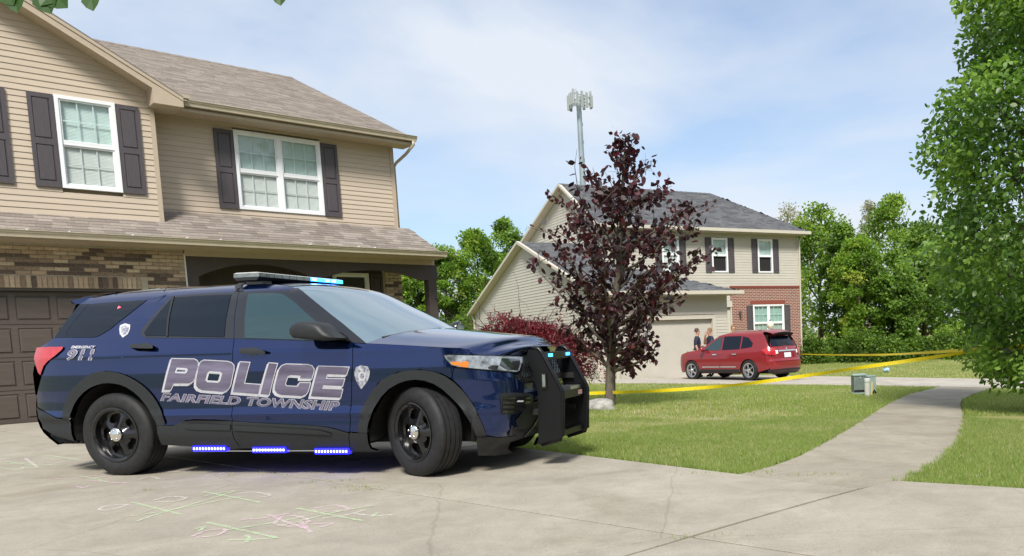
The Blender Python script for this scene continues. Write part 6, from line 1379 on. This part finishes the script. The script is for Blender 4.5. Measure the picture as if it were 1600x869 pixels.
for (x, y, x2, y2, s_) in ((60, -34, 76, 19, 1.0), (60, -34, 102, 10, .95), (20, -45, 24, 18, .8), (140, -30, 143, 15, .75), (-5, -40, 18, 6, .8), (438, -26, 437, 7, .6), (100, -30, 60, 6, .9)):
    a_, b_ = at_depth(x, y, 2.3)-B0, at_depth(x2, y2, 2.27)-B0; d = b_-a_; L_ = np.linalg.norm(d); d /= L_; sd_ = np.cross(d, CF); sd_ /= np.linalg.norm(sd_); nn = np.cross(d, sd_)
    o = bpy.data.objects.new('leaf', LF); k_ = s_; o.matrix_local = Matrix(((d[0]*k_, sd_[0]*k_, nn[0]*k_, b_[0]-d[0]*.11*k_), (d[1]*k_, sd_[1]*k_, nn[1]*k_, b_[1]-d[1]*.11*k_), (d[2]*k_, sd_[2]*k_, nn[2]*k_, b_[2]-d[2]*.11*k_), (0, 0, 0, 1))); link(o, br)
    MB().tube([tuple(a_), tuple(b_-d*.10*k_)], .0015, 5).build('stalk', M['bark'], br)
# ================================================================ grass
rng = np.random.default_rng(3)
M['grass'] = tone_mat('grass_blades', [(0.555, 0.555, 0.421), (0.524, 0.459, 0.229), (0.308, 0.371, 0.115), (0.200, 0.290, 0.061), (0.369, 0.432, 0.140)], .6, .25, True)
def lawn_mask(s, t):
    L_ = np.interp(t, pL[:, 1], pL[:, 0]); R_ = np.interp(t, pR[:, 1], pR[:, 0]); fl = 17.98-.22*np.maximum(0, 6-s)-.25*np.maximum(0, -s)
    rag = .035*np.sin(s*23.+np.sin(t*17))*np.sin(t*19.+1.3)+.02*np.sin(s*61+t*47); left = (t > 2.73+rag) & (s < L_+rag) & (t < fl) & (t > np.where(s < 1.2, 8.0, 2.74)); right = (s > R_+rag) & (t > 3.18+.28*np.maximum(s-14.3, 0)+rag) & (t < 17.9) & (s < 23.5); far = (t > 22.35) & (t < 42)
    return left | right | far
def blades(n, s0, s1, t0, t1, hmul=1., wmul=1., dmin=0, dmax=99):
    s = rng.uniform(s0, s1, n); t = rng.uniform(t0, t1, n); k = lawn_mask(s, t); s, t = s[k], t[k]; x, y = xy(s, t); z = gnd(x, y)-.012
    Q = np.stack([x, y, z], 1)-CP; zc = Q@CF; u = FPX*(Q@CR)/np.maximum(zc, .1)+CX; v = -FPX*(Q@CU)/np.maximum(zc, .1)+CY; k = (zc > dmin) & (zc < dmax) & (u > -30) & (u < 1640) & (v < 900); return s[k], t[k], x[k], y[k], z[k], zc[k]
def straw(x, y):
    return np.sin(x*1.3+1)*np.sin(y*.9+2)+.6*np.sin(x*3.1+y*2.2)+.4*np.sin(x*7.3-y*5.1)
VV, TT = [], []
for n, box, hm, wm, dm in ((620000, (5, 16, 2.7, 9), 1., 1., (0, 12.5)), (420000, (-6, 24, 2.7, 18), 1.05, 1.5, (12.5, 24)), (120000, (-10, 24, 12, 42), 1.1, 3.2, (24, 60))):
    s, t, x, y, z, zc = blades(n, *box, dmin=dm[0], dmax=dm[1]); m_ = len(x)
    st_ = straw(x, y); mid = np.exp(-((t-6.0)/2.6)**2)*np.exp(-((s-9.0)/3.4)**2)*(s < 13); dry = np.clip(.22*st_+.95*mid*(.6+.4*np.sin(x*2.3+y*1.1)*np.sin(y*3.7))-.22, 0, 1); 
    L_ = np.interp(t, pL[:, 1], pL[:, 0]); edge = np.minimum(np.abs(t-2.74), np.abs(s-L_)); edge = np.minimum(edge, np.abs(s-np.interp(t, pR[:, 1], pR[:, 0])))
    clump = .5+.5*np.sin(x*9.1+np.sin(y*7.3)*1.7)*np.sin(y*8.3+np.sin(x*6.1)*1.9); h = (.022+.030*rng.random(m_)+.014*clump)*hm*(1-.45*dry)+.05*np.exp(-edge/.07)*rng.random(m_); w = .0034*wm*(1+.6*rng.random(m_)); a = rng.random(m_)*6.283; ln = rng.random(m_)*.75*h; b = rng.random(m_)*6.283
    p0 = np.stack([x-np.cos(a)*w, y-np.sin(a)*w, z], 1); p1 = np.stack([x+np.cos(a)*w, y+np.sin(a)*w, z], 1); p2 = np.stack([x+np.cos(b)*ln, y+np.sin(b)*ln, z+h], 1)
    VV.append(np.stack([p0, p1, p2], 1).reshape(-1, 3)); low = np.sin(x*.8+2)*np.sin(y*.7+.5)+.5*np.sin(x*2.1-y*1.7); tone = np.clip(.62+.15*rng.normal(size=m_)+.07*low+.12*np.exp(-edge/.35)+.10*(clump-.5)-dry*.62*rng.random(m_)**.5-.45*(rng.random(m_) < .10), 0, 1); TT.append(np.repeat(tone, 3))
VV = np.concatenate(VV); gr = big_mesh('grass', VV, np.arange(len(VV)).reshape(-1, 3), M['grass'], None, attr=np.concatenate(TT)); gr['kind'] = 'stuff'; gr['label'] = 'short mown grass with straw patches covering the lawns'
# weeds in the joints
PW = []
for (x, y, n, sp_) in ((425, 745, 40, .16), (505, 757, 60, .15), (553, 766, 50, .12), (570, 770, 50, .10), (1135, 743, 80, .22), (1160, 741, 60, .16), (1240, 747, 30, .2), (1290, 746, 30, .15), (226, 770, 12, .05), (1092, 844, 30, .12)):
    c_ = on_ground(x, y); PW.append(c_+rng.normal(size=(n, 3))*np.array([sp_, sp_*.25, 0]))
PW = np.concatenate(PW); PW[:, 2] = gnd(PW[:, 0], PW[:, 1])+.012; m_ = len(PW); a = rng.random(m_)*6.283; h = .012+.028*rng.random(m_); b = rng.normal(size=(m_, 2))*.02
VW = np.stack([PW-np.stack([np.cos(a)*.004, np.sin(a)*.004, 0*a], 1), PW+np.stack([np.cos(a)*.004, np.sin(a)*.004, 0*a], 1), PW+np.stack([b[:, 0], b[:, 1], h], 1)], 1).reshape(-1, 3)
wd_ = big_mesh('weeds', VW, np.arange(len(VW)).reshape(-1, 3), M['grass'], None, attr=np.repeat(.35+.4*rng.random(m_), 3)); wd_['kind'] = 'stuff'; wd_['label'] = 'small weeds growing in the driveway joints'
# ================================================================ boulder, tape, litter, chalk
def rock(name, c, sx_, sy_, sz_, seed, m, label, cat):
    bm = bmesh.new(); bmesh.ops.create_icosphere(bm, subdivisions=4, radius=1.); rr = np.random.default_rng(seed); K = rr.normal(size=(7, 3))*2.2; ph_ = rr.random(7)*6
    for v in bm.verts:
        p = np.array(v.co); q = 1+.10*sum(math.sin(K[i]@p+ph_[i])/(1+i*.5) for i in range(7)); p = p*q; p[2] = np.sign(p[2])*abs(p[2])**1.15; v.co = (p[0]*sx_, p[1]*sy_, p[2]*sz_)
    me = bpy.data.meshes.new(name); bm.to_mesh(me); bm.free(); me.materials.append(m); me.shade_smooth(); o = link(bpy.data.objects.new(name, me)); o.location = c; return tag(o, label, cat)
M['rock'] = mat('grey_stone', (.30, .285, .26), .9, var=.4, vscale=7, bump=.9, bscale=14)
rp0 = on_ground(936, 640); rock('boulder', (rp0[0], rp0[1], rp0[2]+.03), .34, .24, .17, 4, M['rock'], 'grey boulder at the foot of the purple tree', 'boulder')
lt = on_ground(1384.5, 581.5); rock('litter', (lt[0], lt[1], lt[2]+.07), .13, .10, .09, 8, mat('pale_blue_plastic', (.30, .45, .62), .4, var=.2, vscale=12), 'small crumpled pale blue bag on the far lawn', 'bag')
M['tape'] = mat('yellow_tape', (.80, .62, .015), .45, spec=.4)
_t = M['tape'].node_tree; _b = bsdf(M['tape']); _uv = N(_t, 'ShaderNodeUVMap'); _mp = N(_t, 'ShaderNodeMapping'); _mp.inputs['Scale'].default_value = (22, 3, 1); _nz = N(_t, 'ShaderNodeTexNoise', i_Scale=1.6, i_Detail=3); _rp = N(_t, 'ShaderNodeValToRGB'); _rp.color_ramp.interpolation = 'CONSTANT'
_rp.color_ramp.elements[0].color = (.06, .05, .01, 1); _rp.color_ramp.elements[1].color = (.80, .62, .015, 1); _rp.color_ramp.elements[1].position = .36
_t.links.new(_uv.outputs[0], _mp.inputs[0]); _t.links.new(_mp.outputs[0], _nz.inputs['Vector']); _t.links.new(_nz.outputs[0], _rp.inputs[0]); _t.links.new(_rp.outputs[0], _b.inputs['Base Color'])
_tl = N(_t, 'ShaderNodeBsdfTranslucent'); _tl.inputs[0].default_value = (.8, .62, .02, 1); _ms = N(_t, 'ShaderNodeMixShader', i_Fac=.25); _t.links.new(_b.outputs[0], _ms.inputs[1]); _t.links.new(_tl.outputs[0], _ms.inputs[2]); _t.links.new(_ms.outputs[0], _t.nodes['Material Output'].inputs[0])
def tape(pts, label, w=.064, tw_=.45):
    C = catmull(pts, 10); V = []; F = []; UV = []; run = 0.; uo = 0
    for i, p in enumerate(C):
        d = C[min(i+1, len(C)-1)]-C[max(i-1, 0)]; d /= np.linalg.norm(d); hz = np.cross(d, (0, 0, 1)); a = tw_*math.sin(i*.31)+.25; up_ = np.cross(hz, d)*math.cos(a)+hz*math.sin(a)
        if i: run += np.linalg.norm(p-C[i-1])
        V += [p-up_*w/2, p+up_*w/2]; UV.append(run)
        if i: F.append((2*i-2, 2*i, 2*i+1, 2*i-1))
    o = put('caution_tape', V, F, M['tape'], None, True); uv = o.data.uv_layers.new(name='UVMap')
    for lp_ in o.data.loops: vi = lp_.vertex_index; uv.data[lp_.index].uv = (UV[vi//2], vi % 2)
    return tag(o, label, 'tape')
tpx = [(800, 617, 16.8), (870, 616, 16.4), (954, 613.5, 15.95), (1030, 610.5, 15.7), (1110, 605, 15.4), (1180, 598, 15.2), (1260, 587, 15.), (1340, 575, 14.7), (1440, 561, 14.4), (1541, 546.5, 14.0), (1640, 540, 13.8)]
tape([at_depth(x, y, d-.12) for x, y, d in tpx], 'yellow tape strung from the purple tree across the lawn to the right tree')
tpx = [(1252, 553.5, 40.5), (1300, 554.5, 34), (1370, 554.5, 26), (1440, 551.5, 20), (1500, 547.5, 16.5), (1541, 544.5, 14.3), (1640, 539, 13.9)]
tape([at_depth(x, y, d) for x, y, d in tpx], 'yellow tape running from the brick house corner to the right tree')
def chalk(name, c):
    m = mat(name, c, .95); t = m.node_tree; b = bsdf(m); co = N(t, 'ShaderNodeTexCoord'); nz = N(t, 'ShaderNodeTexNoise', i_Scale=55, i_Detail=4, i_Roughness=.7); t.links.new(co.outputs['Object'], nz.inputs['Vector'])
    mr = N(t, 'ShaderNodeMapRange'); mr.inputs[1].default_value = .36; mr.inputs[2].default_value = .60; mr.inputs[4].default_value = .62; t.links.new(nz.outputs[0], mr.inputs[0]); t.links.new(mr.outputs[0], b.inputs['Alpha']); return m
CH = [chalk('green_chalk', (.54, .72, .44)), chalk('pink_chalk', (.78, .56, .66)), chalk('white_chalk', (.74, .72, .66))]
ST = {'chalk_grid': [(0, [(410, 305), (545, 283), (700, 252), (760, 243)]), (0, [(430, 320), (500, 296), (590, 270), (735, 225)]), (0, [(415, 260), (490, 280), (568, 300)]), (0, [(640, 228), (740, 246), (815, 262)]), (0, [(640, 240), (700, 228), (765, 221)]), (2, [(310, 280), (345, 271), (400, 268), (350, 283), (318, 286), (312, 280)]), (2, [(480, 255), (530, 243), (582, 246), (545, 258), (490, 258)]), (2, [(740, 235), (790, 228), (845, 238), (805, 246)])],
      'chalk_loops': [(0, [(650, 325), (760, 350), (870, 375)]), (0, [(610, 345), (640, 338), (625, 352)]), (0, [(715, 380), (800, 379), (870, 373)]), (0, [(770, 365), (780, 376), (770, 388)]), (0, [(700, 350), (860, 325), (960, 303)]), (1, [(860, 330), (880, 308), (930, 305), (965, 322), (920, 338), (865, 332)]), (1, [(940, 322), (972, 358)]), (1, [(755, 316), (830, 310), (905, 296)]), (1, [(840, 300), (900, 325), (960, 345)]), (1, [(600, 370), (650, 350), (705, 348), (680, 365), (612, 373)]), (1, [(980, 330), (1040, 328), (1000, 340)])],
      'chalk_cross': [(0, [(930, 280), (1030, 300), (1135, 320)]), (0, [(880, 335), (1060, 290), (1170, 270)]), (1, [(985, 280), (1050, 270), (1090, 285), (1015, 291)]), (0, [(1162, 307), (1182, 294)]), (2, [(1110, 298), (1170, 303), (1232, 301)]), (2, [(1010, 312), (1090, 300), (1140, 285)])],
      'chalk_rows': [(0, [(0, 118), (130, 110), (250, 126)]), (0, [(0, 150), (60, 156), (75, 148)]), (0, [(20, 130), (110, 141), (225, 138)]), (2, [(80, 120), (120, 150)]), (0, [(0, 138), (90, 134), (190, 124)]), (2, [(150, 142), (200, 130)])],
      'chalk_scrawl': [(1, [(140, 188), (250, 180), (350, 170)]), (0, [(245, 175), (290, 184), (335, 195)]), (1, [(280, 190), (340, 196), (405, 200)]), (2, [(290, 185), (380, 168), (470, 160), (590, 165)]), (1, [(240, 210), (262, 214), (280, 208)]), (2, [(430, 190), (470, 179), (500, 186)]), (1, [(515, 186), (562, 182)]), (2, [(640, 174), (655, 176)]), (2, [(684, 170), (702, 165)])]}
for nm, strokes in ST.items():
    for ci, pl_ in strokes:
        C = catmull([on_ground(x/2, 660+y/2) for x, y in pl_], 8); V = []; F = []
        for i, p in enumerate(C):
            d = C[min(i+1, len(C)-1)]-C[max(i-1, 0)]; nrm_ = np.array([-d[1], d[0], 0]); nrm_ /= np.linalg.norm(nrm_)+1e-9; w = .013*(1+.4*math.sin(i*1.9)); z = float(gnd(p[0], p[1]))+.0265
            V += [(p[0]-nrm_[0]*w, p[1]-nrm_[1]*w, z), (p[0]+nrm_[0]*w, p[1]+nrm_[1]*w, z)]
            if i: F.append((2*i-2, 2*i, 2*i+1, 2*i-1))
        put('chalk_stroke', V, F, CH[ci], drive)
